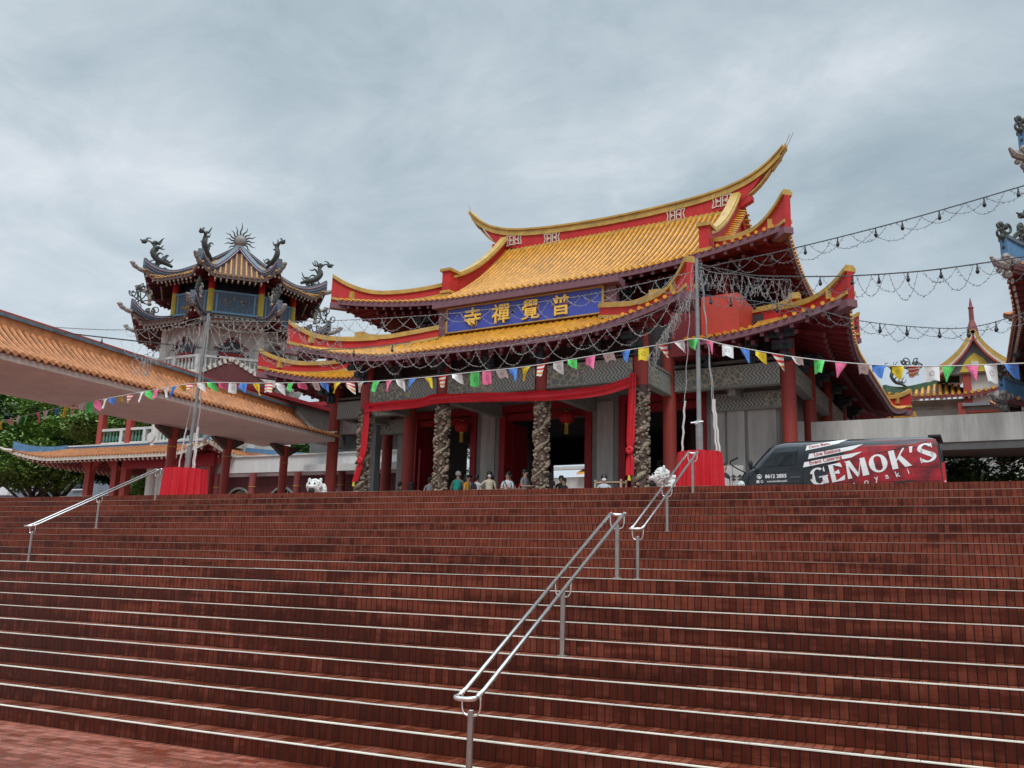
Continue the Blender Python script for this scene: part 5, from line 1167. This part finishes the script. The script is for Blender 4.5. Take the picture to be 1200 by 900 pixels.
lights('bunched white lights fanning left from the left flagpole top', Q([(-21.6, 7.5), (-20.6, 7.75), (-19.6, 8.2), (-18.76, 8.5)]), .20, .45, dens=.06, icicle=.25, rng=10)
lights('dark bulb cable crossing the white tower wall between the flagpoles', Q([(-18.78, 7.62), (-18.11, 7.49), (-15.8, 7.3), (-13.55, 7.18), (-12, 7.2)]), .7, .35, bulbs=6, cable=.014, rng=11)
lights('white lights looping against the tower just right of the left flagpole', Q([(-18.7, 8.3), (-17.6, 8.0), (-16.4, 7.85), (-15.2, 7.9), (-14.2, 7.75)]), .38, .5, dens=.08, icicle=.1, rng=12)
# ------------------------------------------------------------------ people
def skin_mesh(V, E_, rad, sub=1):
    me = bpy.data.meshes.new('b'); me.from_pydata(V, E_, []); o = bpy.data.objects.new('b', me); COL.objects.link(o)
    mo = o.modifiers.new('s', 'SKIN'); sv = me.skin_vertices[0].data
    for i, r in enumerate(rad): sv[i].radius = r if isinstance(r, tuple) else (r, r); sv[i].use_root = (i == 0)
    mo.use_smooth_shade = True; m2 = o.modifiers.new('u', 'SUBSURF'); m2.levels = sub; m2.render_levels = sub
    bpy.context.view_layer.update(); me2 = bpy.data.meshes.new_from_object(o.evaluated_get(bpy.context.evaluated_depsgraph_get())); bpy.data.objects.remove(o); return me2
def person(x, y, z, face, h, shirt, pants, label, hair='short', arms='down', mask=False, sit=False, skirt=False, strap=False, group='visitors on the hall platform'):
    s = h/1.7; V = []; E_ = []; Rr = []
    def v(p, r, par=None):
        V.append(tuple(c_*s for c_ in p)); Rr.append(tuple(q*s for q in r) if isinstance(r, tuple) else r*s)
        if par is not None: E_.append((par, len(V)-1))
        return len(V)-1
    pel = v((0, 0, .92), (.15, .11)); w_ = v((0, 0, 1.08), (.125, .095), pel); ch = v((0, .0, 1.28), (.165, .11), w_); sh = v((0, 0, 1.40), (.12, .085), ch); nk = v((0, .0, 1.47), .052, sh)
    h0 = v((0, -.015, 1.55), (.070, .085), nk); h1 = v((0, -.01, 1.63), (.080, .095), h0); v((0, 0, 1.69), (.045, .055), h1)
    for q in (-1, 1):
        s0 = v((q*.17, 0, 1.375), .052, sh)
        if arms == 'down' or (arms == 'hip' and q == 1) : el = v((q*.235, .02, 1.13), .040, s0); ha = v((q*.25, -.04, .88), .027, el); dr_ = Vector((0, -.1, -1))
        elif arms == 'hip': el = v((q*.36, .06, 1.17), .040, s0); ha = v((q*.20, -.08, 1.02), .028, el); dr_ = Vector((-q*.6, -.6, -.3))
        elif arms == 'front': el = v((q*.23, -.03, 1.14), .040, s0); ha = v((q*.10, -.25, 1.16), .028, el); dr_ = Vector((-q*.6, -.8, 0))
        else: el = v((q*.26, -.08, 1.15), .040, s0); ha = v((q*.10, -.24, 1.38), .028, el); dr_ = Vector((-q*.5, -.3, .8))
        dr_.normalize(); pm_ = v(tuple(Vector(V[ha])/s+dr_*.07), (.036, .018), ha)
        sd = dr_.cross(Vector((0, 1, .01))).normalized()
        for fi2, ff in enumerate((-.03, -.01, .01, .03)):
            f1 = v(tuple(Vector(V[pm_])/s+sd*ff+dr_*.03), .0085, pm_); v(tuple(Vector(V[f1])/s+dr_*(.045+.008*(fi2 % 3))+Vector((0, -.012, 0))), .007, f1)
        t1 = v(tuple(Vector(V[ha])/s-sd*.035+dr_*.03), .010, ha); v(tuple(Vector(V[t1])/s-sd*.015+dr_*.035), .008, t1)
        hp = v((q*.09, 0, .86), .085, pel)
        if sit: kn = v((q*.11, -.42, .86), .065, hp); an_ = v((q*.11, -.42, .46), .045, kn); v((q*.12, -.54, .42), .038, an_)
        else: kn = v((q*.10, -.01, .48), .062, hp); an_ = v((q*.10, .02, .08), .042, kn); v((q*.11, -.12, .04), .036, an_)
    me = skin_mesh(V, E_, Rr); me.name = 'person'; sk = M['skin']; me.materials.clear()
    for m in (shirt, pants, sk, M['black']): me.materials.append(m)
    for p in me.polygons:
        c_ = p.center/s; arm = abs(c_.x) > .19 and .8 < c_.z < 1.36
        p.material_index = 2 if (c_.z > 1.45 or (abs(c_.x) > .2 and c_.z < 1.24 and c_.z > .75) or (arms != 'down' and c_.y < -.13 and c_.z > .95)) else (0 if c_.z > (.70 if skirt else .93) else (3 if c_.z < .1 else 1)); p.use_smooth = True
    dz = -.40*s if sit else 0
    o = bpy.data.objects.new('person', me); COL.objects.link(o); o.location = (x, y, z+dz); o.rotation_euler = (0, 0, R_(face)); tag(o, label, 'person', group)
    F_ = Matrix.Translation((x, y, z+dz)) @ Matrix.Rotation(R_(face), 4, 'Z') @ Matrix.Scale(s, 4); f = lambda p: tuple(F_ @ Vector(p))
    k = MB(f)
    if hair == 'cap': k.lathe([(.099, 1.60), (.10, 1.65), (.085, 1.71), (.05, 1.735), (.01, 1.74)], (0, .0, 0), 14); k.box(-.07, .07, -.19, -.08, 1.615, 1.63); k.build('cap', 'board', o, smooth=False)
    else:
        k.lathe([(.094, 1.60), (.103, 1.65), (.092, 1.71), (.055, 1.745), (.01, 1.75)], (0, .018, 0), 14); k.ell((0, .055, 1.60), (.088, .055, .09), 6)
        if hair == 'long': k.ell((0, .07, 1.48), (.09, .05, .17), 6); [k.ell((q*.085, .02, 1.53), (.03, .05, .11), 5) for q in (-1, 1)]
        k.build('hair', 'hair', o, smooth=True)
    k = MB(f); k.ell((0, -.108, 1.60), (.014, .02, .022), 4); [k.ell((q*.088, 0, 1.60), (.014, .022, .03), 4) for q in (-1, 1)]; k.build('nose_and_ears', sk, o)
    k = MB(f); [k.ell((q*.034, -.094, 1.625), (.013, .008, .006), 4) for q in (-1, 1)]; k.ell((0, -.095, 1.558), (.024, .007, .006), 4); k.build('eyes_and_mouth', 'black', o)
    if mask: k = MB(f); k.ell((0, -.072, 1.572), (.066, .052, .05), 8); k.build('face_mask', 'mask', o, smooth=True)
    if skirt: k = MB(f); k.lathe([(.14, 1.05), (.19, .9), (.24, .62), (.26, .50)], (0, 0, 0), 18, fn=lambda q, z_: 1+.04*cos(q*9)); k.build('skirt', shirt, o, smooth=True)
    if strap: k = MB(f); k.tube(cat([(-.12, -.06, 1.44), (-.03, -.135, 1.30), (.08, -.13, 1.12), (.15, -.06, 1.0)], 10), .016, 6); k.build('bag_strap', 'black', o)
    return f, o
C_ = lambda n, c: M.setdefault(n, pm(n, c, .8, .15, 8))
sg_, te, org, crm, blk, wht, rdd, gry, dkk, jns, lbl = C_('sage_cloth', (.22,.27,.22)), C_('teal_cloth', (.01,.32,.26)), C_('orange_cloth', (.65,.28,.02)), C_('cream_dress', (.62,.56,.42)), C_('black_cloth', (.02,.02,.025)), C_('white_cloth', (.70,.72,.75)), C_('red_shirt', (.5,.03,.05)), C_('grey_shirt', (.24,.26,.27)), C_('dark_cloth', (.04,.035,.04)), C_('jeans', (.05,.07,.13)), C_('pale_blue_cloth', (.42,.47,.52))
def pxy(a_, t): return a_
f, o = person(-16.23, 28.6, FZ, 195, 1.76, sg_, jns, 'person in sage shirt and pale cap carrying a teal backpack, seen from behind', 'cap')
bp_ = thing('backpack', (-16.2, 28.4, 4.6), 'teal backpack worn by the person in the pale cap', 'backpack'); k = MB(f); k.ell((0, .19, 1.20), (.15, .10, .23), 8); k.build('pack', te, bp_, smooth=True); k = MB(f); k.ell((0, .28, 1.10), (.11, .05, .11), 6); k.build('pocket', te, bp_, smooth=True)
person(-15.96, 28.9, FZ, 20, 1.66, gry, dkk, 'person in grey shirt half hidden beside the teal backpack')
person(-15.73, 28.35, FZ, 100, 1.60, org, jns, 'person in orange top with long dark hair', 'long')
f, o = person(-15.41, 28.5, FZ, 170, 1.60, wht, dkk, 'person in white shirt with a black backpack, seen from behind')
bp2 = thing('backpack', (-15.4, 28.3, 4.5), 'black backpack on the person beside the orange top', 'backpack'); k = MB(f); k.ell((0, .17, 1.22), (.13, .09, .2), 8); k.build('pack', blk, bp2, smooth=True); k = MB(f); k.ell((0, .25, 1.13), (.09, .05, .09), 6); k.build('pocket', blk, bp2, smooth=True)
person(-15.05, 28.9, FZ, 40, 1.62, dkk, dkk, 'person in dark clothes with long hair behind the cream dress', 'long')
person(-14.81, 28.3, FZ, 25, 1.68, crm, crm, 'woman in cream dress and white face mask, hand on hip', 'long', 'hip', True, skirt=True)
person(-14.25, 28.7, FZ, 20, 1.72, blk, dkk, 'person in black shirt standing behind the white shirt')
person(-14.05, 28.2, FZ, 15, 1.62, wht, jns, 'person in white shirt with a dark bag strap across the chest', 'short', 'front', strap=True)
person(-13.66, 28.7, FZ, 60, 1.60, rdd, dkk, 'person in red shirt between the white and grey shirts')
person(-13.42, 28.25, FZ, 80, 1.72, gry, dkk, 'tall person in grey shirt turned sideways left of the carved column', 'short', 'front')
person(-13.12, 28.9, FZ, 70, 1.42, dkk, dkk, 'short dark clothed person hidden behind the carved column')
person(-12.55, 28.5, FZ, 150, 1.62, dkk, dkk, 'dark haired person just right of the middle carved column', 'long')
person(-12.22, 28.6, FZ, 30, 1.52, blk, dkk, 'person in black standing second right of the middle carved column')
person(-12.0, 28.3, FZ, -20, 1.40, dkk, dkk, 'short person bending third right of the middle carved column')
person(-17.45, 28.7, FZ, 200, 1.58, gry, dkk, 'grey shirted person beside the second carved column from the left')
person(-19.12, 29.3, FZ, 160, 1.50, dkk, dkk, 'dark haired person low beside the grey pier at left')
person(-18.62, 29.3, FZ, 190, 1.48, blk, dkk, 'dark haired person just in front of the left red column', 'long')
person(-9.45, 25.3, PZ+.02, 20, 1.66, lbl, jns, 'seated person in pale blue shirt and face mask beside the right doorway', 'short', 'down', True, sit=True, group='people sitting near the hall')
person(-5.38, 22.9, PZ+.02, 60, 1.62, blk, dkk, 'seated person in black behind the white box by the van', 'short', 'down', sit=True, group='people sitting near the hall')
def stool(x, y, label):
    t = thing('stool', (x, y, PZ), label, 'stool', 'stools of the seated people'); k = MB(); k.lathe([(.17, .42), (.18, .46)], (x, y, PZ), 14); k.build('seat', 'redcol', t)
    for a_ in range(4): q = R_(45+90*a_); k = MB(); k.tube([(x+.13*cos(q), y+.13*sin(q), PZ+.43), (x+.18*cos(q), y+.18*sin(q), PZ)], .016, 6); k.build('leg', 'steelpost', t)
stool(-9.45, 25.32, 'round red stool under the person in pale blue'); stool(-5.40, 22.92, 'round red stool under the person in black')
# ------------------------------------------------------------------ white lions
def lion(x, y, face, sc, label):
    t = thing('lion_statue', (x, y, PZ), label, 'lion statue', 'shaggy white lion figures on the forecourt', rz=R_(face))
    F_ = Matrix.Translation((x, y, PZ)) @ Matrix.Rotation(R_(face), 4, 'Z') @ Matrix.Scale(sc, 4); f = lambda p: tuple(F_ @ Vector(p)); rn = random.Random(int(x*7))
    k = MB(f); k.ell((0, .12, .42), (.26, .36, .30), 10)
    for q in (-1, 1): k.tube([f((0,0,0))] if False else [(q*.15, -.1, .36), (q*.17, -.16, .18), (q*.17, -.2, .03)], [.10, .075, .085], 8); k.tube([(q*.18, .32, .34), (q*.2, .36, .16), (q*.2, .28, .03)], [.14, .09, .085], 8)
    k.tube(cat([(0, .42, .45), (0, .60, .62), (0, .55, .85)], 8), [.05,.07,.08,.10,.11,.11,.10,.08,.03], 7)
    for i in range(150): a_, b_ = rn.uniform(0, 6.28), rn.uniform(-.4, 1.4); k.ell((.27*cos(a_)*cos(b_), .12+.36*sin(a_)*cos(b_), .42+.30*sin(b_)), (.05, .05, .045), 4)
    k.build('body', 'fur', t, smooth=True)
    k = MB(f); k.ell((0, -.26, .66), (.22, .22, .20), 10)
    for i in range(170): a_, b_ = rn.uniform(0, 6.28), rn.uniform(-1.2, 1.5); k.ell((.25*cos(a_)*cos(b_), -.22+.20*sin(a_)*cos(b_)*(1 if sin(a_) > 0 else .8), .68+.22*sin(b_)), (.05, .05, .045), 4)
    k.box(-.12, .12, -.52, -.38, .60, .70); hd = k.build('head', 'fur', t, smooth=True)
    k = MB(f); k.ell((0, -.44, .52), (.12, .10, .09), 8); k.build('mouth', 'black', hd); k = MB(f); [k.ell((q*.09, -.43, .76), (.035, .03, .035), 6) for q in (-1, 1)]; k.build('eyes', 'black', hd)
    for q in (-1, 1): k = MB(f); k.ell((q*.20, -.20, .88), (.06, .04, .09), 6); k.build('ear', 'fur', hd, smooth=True)
lion(-5.98, 20.3, -62, .92, 'shaggy white lion figure beside the right red pedestal'); lion(-15.72, 20.0, 15, .80, 'small shaggy white lion figure near the foot of the left red column')
# ------------------------------------------------------------------ small furniture
bx = thing('folding_table', (-5.35, 22.3, PZ), 'white cloth covered table between the red pedestal and the van', 'table')
k = MB(); k.box(-5.75, -5.17, 22.1, 22.6, PZ+.25, PZ+.82); k.build('white_cover', 'white', bx); k = MB(); [MB().box(x, x+.04, y, y+.04, PZ, PZ+.25).build('leg', 'steelpost', bx) for x in (-5.74, -5.22) for y in (22.11, 22.55)]
nb_ = thing('notice_board', (-5.75, 24.6, PZ), 'pale gridded notice board standing behind the white table', 'notice board')
k = MB(); k.box(-6.15, -5.22, 24.55, 24.6, PZ+.1, PZ+1.42); bo = k.build('board', 'board', nb_); k = MB(); 
for i in range(5): k.box(-6.15, -5.22, 24.54, 24.55, PZ+.1+i*.33, PZ+.115+i*.33)
for i in range(4): k.box(-6.15+i*.306, -6.135+i*.306, 24.541, 24.55, PZ+.1, PZ+1.42)
k.build('grid_lines', 'greydrk', bo); k = MB(); rn = random.Random(2)
for i in range(5): x = -6.05+i*.165; k.box(x, x+.12, 24.535, 24.545, PZ+1.10, PZ+1.13); k.box(x+.04, x+.08, 24.535, 24.545, PZ+1.0, PZ+1.16); k.box(x, x+.12, 24.535, 24.545, PZ+1.02, PZ+1.045)
k.build('blurred_heading', 'carved', bo); k = MB(); [MB().box(x, x+.04, 24.6, 24.64, PZ, PZ+1.4).build('stand', 'steelpost', nb_) for x in (-6.1, -5.3)]
sh_ = thing('wooden_rack', HW((4.4, 25.6, FZ)), 'pale wooden shelf rack with joss paper beside the right carved column', 'rack', rz=TH)
[HB().box(x, x+.05, v, v+.05, FZ, FZ+1.15).build('post', 'wood', sh_) for x in (4.25, 5.1) for v in (25.5, 25.9)]
for z in (.35, .72, 1.05): k = HB(); k.box(4.25, 5.15, 25.5, 25.95, FZ+z, FZ+z+.035); k.build('shelf', 'wood', sh_)
it = thing('paper_bundle', HW((4.7, 25.7, FZ+.76)), 'brown bundle of joss paper on the wooden rack', 'bundle', rz=TH); k = HB(); k.prism([(4.42, 25.55, FZ+.756), (4.98, 25.55, FZ+.756), (4.88, 25.55, FZ+.93), (4.52, 25.55, FZ+.93)], (0, .3, 0)); k.build('wrapped_stack', 'carved', it)
bk = thing('blue_bin', (-18.55, 26.6, PZ), 'low bright blue tub at the foot of the leftmost carved column', 'tub'); k = MB(); k.lathe([(.22, 0), (.28, .38), (.30, .42), (.26, .42), (.2, .05)], (-18.55, 26.6, PZ+.02), 16); k.build('tub', 'bluetrim', bk)
# ------------------------------------------------------------------ trees and shrubs
def leafcloud(mb, clumps, n, ls, rn, flat=.6):
    for _ in range(n):
        c_, r = rn.choice(clumps); d = Vector((rn.gauss(0, 1), rn.gauss(0, 1), rn.gauss(0, 1))); d.normalize(); rr = r*rn.random()**.38
        p = c_+Vector((d.x*rr, d.y*rr, d.z*rr*flat)); a_ = Vector((rn.uniform(-1, 1), rn.uniform(-1, 1), rn.uniform(-.45, .45))).normalized(); b_ = a_.cross(Vector((rn.uniform(-.4, .4), rn.uniform(-.4, .4), 1))).normalized()
        l, w = ls*rn.uniform(.6, 1.4), ls*rn.uniform(.3, .6)
        mb.add([p-a_*l, p+b_*w, p+a_*l, p-b_*w], [(0,1,2,3)], 0)
def tree(seed, h, R0, n=24000, leaf='leaf', trunk_h=.30, ls=.235):
    rn = random.Random(seed); t = thing('rain_tree', (0, 0, 0), '', 'tree'); tr = MB(); top = Vector((rn.uniform(-.5, .5), rn.uniform(-.5, .5), h*trunk_h)); cl = []
    tr.tube(cat([(0, 0, -.2), (top.x*.3, top.y*.6, h*trunk_h*.5), top], 8), [h*.028*(1-.05*i) for i in range(9)], 9)
    for i in range(9):
        a_ = i*2*pi/9+rn.uniform(-.3, .3); L_ = R0*rn.uniform(.55, .95); e = top+Vector((cos(a_)*L_, sin(a_)*L_, h*rn.uniform(.12, .5))); m_ = top.lerp(e, .5)+Vector((0, 0, -h*.03+rn.uniform(-.3, .3)))
        q = cat([top-Vector((0,0,h*.05*(i % 3))), m_, e], 10); tr.tube(q, [h*.013*(1-.075*j) for j in range(11)], 6); cl.append((e, R0*rn.uniform(.28, .42))); cl.append((q[7], R0*rn.uniform(.2, .3)))
        for j in range(3):
            s_ = q[rn.randint(4, 9)]; e2 = s_+Vector((rn.uniform(-1, 1), rn.uniform(-1, 1), rn.uniform(.1, .8)))*R0*.38; tr.tube([s_, s_.lerp(e2, .5)+Vector((0,0,.15)), e2], [h*.006, h*.004, h*.002], 5); cl.append((e2, R0*rn.uniform(.16, .28)))
    for i in range(6): cl.append((Vector((rn.uniform(-.5, .5)*R0, rn.uniform(-.5, .5)*R0, h*rn.uniform(.75, .95))), R0*rn.uniform(.2, .34)))
    tr.build('trunk', 'bark', t); cr = MB(); leafcloud(cr, cl, n, ls, rn); cr.build('crown', leaf, t, fixn=False); return t
T1 = tree(1, 15.5, 7.2); T2 = tree(2, 14.0, 6.4, leaf='leaf3', n=20000); T3 = tree(3, 17, 7.5, leaf='leaf2')
used = set()
for i, (src, x, y, rz, sc, lb) in enumerate([(T1, -77, 52, 0, 1.1, 'broad green tree at the far left edge behind the walkway'), (T2, -67.5, 49, 40, .85, 'lighter green tree in front of the white apartment block'), (T3, -66, 58, 80, .92, 'tall dark green tree rising above the blue edged pavilion roof'),
        (T2, -57.5, 51, 160, .85, 'lighter tree seen between the pavilion columns'), (T1, -90, 60, 200, 1.3, 'large far tree left of the apartment block'), (T3, -55, 60, 130, .72, 'dark tree behind the balcony of the pavilion'),
        (T1, -48.5, 56, 290, .7, 'green tree beyond the right half of the pavilion'), (T1, -9.8, 58, 100, .8, 'green tree seen through the left doorway of the hall'), (T3, -16.5, 60, 20, .75, 'dark tree behind the hall centre'), (T1, -31.5, 61, 20, .62, 'tree behind the left rear of the big hall'), (T1, -80, 62, 60, 1.25, 'broad tree second from the left beyond the walkway'), (T3, -72, 66, 10, .95, 'tall dark tree right behind the apartment side'), (T1, -60, 64, 220, .9, 'broad tree behind the balcony columns'), (T2, -84, 50, 250, .9, 'light green tree low at the left frame edge'), (T2, -52, 48, 10, .55, 'small light tree right of the pavilion columns')]):
    o = src if src not in used else copy_tree(src); used.add(src)
    o.location = (x, y, PZ); o.rotation_euler = (0, 0, R_(rz)); o.scale = (sc,)*3; o['label'] = lb; o['category'] = 'tree'; o['group'] = 'trees around the temple'
def shrub(x, y, r, h, seed, leaf, label, spiky=False):
    rn = random.Random(seed); t = thing('shrub', (x, y, PZ), label, 'shrub', 'shrubs under the footbridge'); st_, lf = MB(), MB(); cl = []
    for i in range(7): a_ = rn.uniform(0, 6.3); e = Vector((x+cos(a_)*r*.6, y+sin(a_)*r*.6, PZ+h*rn.uniform(.5, .85))); st_.tube([(x, y, PZ), Vector((x, y, PZ)).lerp(e, .5)+Vector((0,0,.1)), e], [.05, .035, .015], 5); cl.append((e, r*.5)); cl.append((Vector((x, y, PZ)).lerp(e, .6), r*.45))
    if spiky:
        for i in range(46):
            a_ = rn.uniform(0, 6.3); el = rn.uniform(.1, 1.3); d = Vector((cos(a_)*cos(el), sin(a_)*cos(el), sin(el))); b_ = Vector((x, y, PZ+h*.45)); sd = d.cross(Vector((0,0,1))).normalized()*.05; L_ = h*.62
            lf.add([b_, b_+d*L_*.5+sd, b_+d*L_-Vector((0,0,L_*.15)), b_+d*L_*.5-sd], [(0,1,2,3)])
    else: leafcloud(lf, cl, 4200, .11, rn, .8)
    st_.build('stems', 'bark', t); lf.build('foliage', leaf, t, fixn=False)
shrub(-.4, 32.4, 1.3, 3.0, 1, 'leaf2', 'dark rounded shrub behind the rear of the van'); shrub(.7, 32.9, 1.4, 2.9, 2, 'leaf2', 'dark shrub in the middle under the footbridge'); shrub(.35, 31.9, .8, 2.0, 3, 'leaf', 'spiky palm like plant under the footbridge', True); shrub(1.9, 32.6, 1.3, 2.7, 4, 'leaf', 'greener shrub at the right end under the footbridge'); shrub(-.9, 32.2, .9, 2.0, 5, 'leaf', 'bright shrub close to the van tail lamp')
# ------------------------------------------------------------------ apartment block far left
ap = thing('apartment_block', (-110, 88, PZ), 'pale grey and white apartment block glimpsed through the trees', 'building')
k = MB(); k.box(-142, -112, 84, 98, PZ, 26); k.box(-111.9, -104, 86, 98, PZ, 22); k.build('wall', 'aptgrey', ap)
for fz in range(7):
    z = PZ+1+fz*3.1
    k = MB(); k.box(-142, -118, 83, 84, z, z+1.1); k.build('balcony', 'aptwhite', ap)
    for j in range(9):
        if j < 7 : k = MB(); k.box(-141+j*3.4, -139.3+j*3.4, 83.86, 84, z+1.3, z+2.6)
        else: k = MB(); k.box(-116.6+(j-7)*8.0, -114.6+(j-7)*8.0, 83.8 if j == 7 else 85.8, 86, z+.9, z+2.5)
        w_ = k.build('window', 'glass', ap); 
        k = MB(); x0 = -141+j*3.4 if j < 7 else -116.6+(j-7)*8.0; k.box(x0-.2, x0+2.2, 83.7 if j < 8 else 85.7, 83.8 if j < 8 else 85.78, z+.75, z+.9); k.build('window_sill', 'aptwhite', w_)
# ------------------------------------------------------------------ world, sun, camera
w = bpy.data.worlds.new('World'); S.world = w; w.use_nodes = True; nt = w.node_tree; L = nt.links; bg = nt.nodes['Background']
tc = N(nt, 'ShaderNodeTexCoord'); sp = N(nt, 'ShaderNodeSeparateXYZ'); L.new(tc.outputs['Generated'], sp.inputs[0])
zm = N(nt, 'ShaderNodeMath', operation='MAXIMUM'); zm.inputs[1].default_value = 0.; L.new(sp.outputs[2], zm.inputs[0])
za = N(nt, 'ShaderNodeMath', operation='ADD'); za.inputs[1].default_value = .22; L.new(zm.outputs[0], za.inputs[0])
dv = N(nt, 'ShaderNodeVectorMath', operation='DIVIDE'); cz = N(nt, 'ShaderNodeCombineXYZ')
for i in range(3): L.new(za.outputs[0], cz.inputs[i])
L.new(tc.outputs['Generated'], dv.inputs[0]); L.new(cz.outputs[0], dv.inputs[1])
mp = N(nt, 'ShaderNodeMapping'); mp.inputs['Scale'].default_value = (1.0, 1.25, .3); mp.inputs['Rotation'].default_value = (0, 0, R_(35)); mp.inputs['Location'].default_value = (SKX, SKY_, 0); L.new(dv.outputs[0], mp.inputs[0])
n1 = N(nt, 'ShaderNodeTexNoise'); n1.inputs['Scale'].default_value = .85; n1.inputs['Detail'].default_value = 9; n1.inputs['Roughness'].default_value = .52; n1.inputs['Distortion'].default_value = .35; L.new(mp.outputs[0], n1.inputs[0])
n2 = N(nt, 'ShaderNodeTexNoise'); n2.inputs['Scale'].default_value = 3.0; n2.inputs['Detail'].default_value = 10; n2.inputs['Roughness'].default_value = .62; n2.inputs['Distortion'].default_value = .5; L.new(mp.outputs[0], n2.inputs[0])
mxn = N(nt, 'ShaderNodeMath', operation='MULTIPLY_ADD'); mxn.inputs[1].default_value = .42; L.new(n2.outputs['Fac'], mxn.inputs[0]); L.new(n1.outputs['Fac'], mxn.inputs[2])
cr = N(nt, 'ShaderNodeValToRGB'); e = cr.color_ramp.elements; e[0].position = .51; e[0].color = (.31, .395, .45, 1); e[1].position = .88; e[1].color = (.72, .77, .82, 1)
x = e.new(.62); x.color = (.385, .475, .53, 1); x = e.new(.74); x.color = (.51, .595, .65, 1)
L.new(mxn.outputs[0], cr.inputs[0])
# brighter cloud near the zenith, as under a real overcast sky
gr = N(nt, 'ShaderNodeMapRange'); gr.inputs[1].default_value = .60; gr.inputs[2].default_value = .92; gr.inputs[3].default_value = 1.; gr.inputs[4].default_value = ZEN; L.new(sp.outputs[2], gr.inputs[0])
hz = N(nt, 'ShaderNodeMapRange'); hz.inputs[1].default_value = .0; hz.inputs[2].default_value = .40; hz.inputs[3].default_value = .85; hz.inputs[4].default_value = 0.; L.new(sp.outputs[2], hz.inputs[0])
hm = N(nt, 'ShaderNodeMix', data_type='RGBA'); hm.inputs[7].default_value = (.66, .735, .80, 1); L.new(hz.outputs[0], hm.inputs[0]); L.new(cr.outputs[0], hm.inputs[6])
mu = N(nt, 'ShaderNodeMix', data_type='RGBA', blend_type='MULTIPLY'); mu.inputs[0].default_value = 1; cg = N(nt, 'ShaderNodeCombineXYZ')
for i in range(3): L.new(gr.outputs[0], cg.inputs[i])
L.new(hm.outputs[2], mu.inputs[6]); L.new(cg.outputs[0], mu.inputs[7])
sk = N(nt, 'ShaderNodeTexSky'); sk.sky_type = 'NISHITA'; sk.sun_disc = False; sk.sun_elevation = R_(58); sk.sun_rotation = R_(150)
ss = N(nt, 'ShaderNodeMix', data_type='RGBA', blend_type='MULTIPLY'); ss.inputs[0].default_value = 1; ss.inputs[7].default_value = (.10, .10, .10, 1); L.new(sk.outputs[0], ss.inputs[6])
fm = N(nt, 'ShaderNodeMix', data_type='RGBA'); fm.inputs[0].default_value = .90; L.new(ss.outputs[2], fm.inputs[6]); L.new(mu.outputs[2], fm.inputs[7])
L.new(fm.outputs[2], bg.inputs[0]); bg.inputs[1].default_value = 1.0
sl = bpy.data.lights.new('sun', 'SUN'); sl.energy = 1.5; sl.angle = R_(22); sl.color = (1, .96, .90); so = bpy.data.objects.new('sun', sl); COL.objects.link(so)
d = Vector((-.30, .62, -.95)).normalized(); so.rotation_euler = d.to_track_quat('-Z', 'Y').to_euler()
cam = bpy.data.cameras.new('camera'); co = bpy.data.objects.new('camera', cam); COL.objects.link(co); S.camera = co
pit, rol, yaw = .20568, .02918, .46055
fw = Vector((-sin(yaw)*cos(pit), cos(yaw)*cos(pit), sin(pit))); rt = Vector((cos(yaw), sin(yaw), 0)); up = rt.cross(fw)
rt2 = rt*cos(rol)+up*sin(rol); up2 = up*cos(rol)-rt*sin(rol)
m = Matrix((rt2, up2, -fw)).transposed().to_4x4(); m.translation = (0, 0, 1.65395); co.matrix_world = m
cam.sensor_width = 36; cam.lens = 1075/1200*36; cam.clip_start = .05; cam.clip_end = 2000
S.view_settings.view_transform = 'Standard'; S.view_settings.look = 'None'; S.view_settings.exposure = .1; S.view_settings.gamma = 1; S.view_settings.use_curve_mapping = False
S.render.engine = 'CYCLES'; S.cycles.max_bounces = 6; S.cycles.diffuse_bounces = 3; S.cycles.glossy_bounces = 3; S.cycles.use_denoising = True
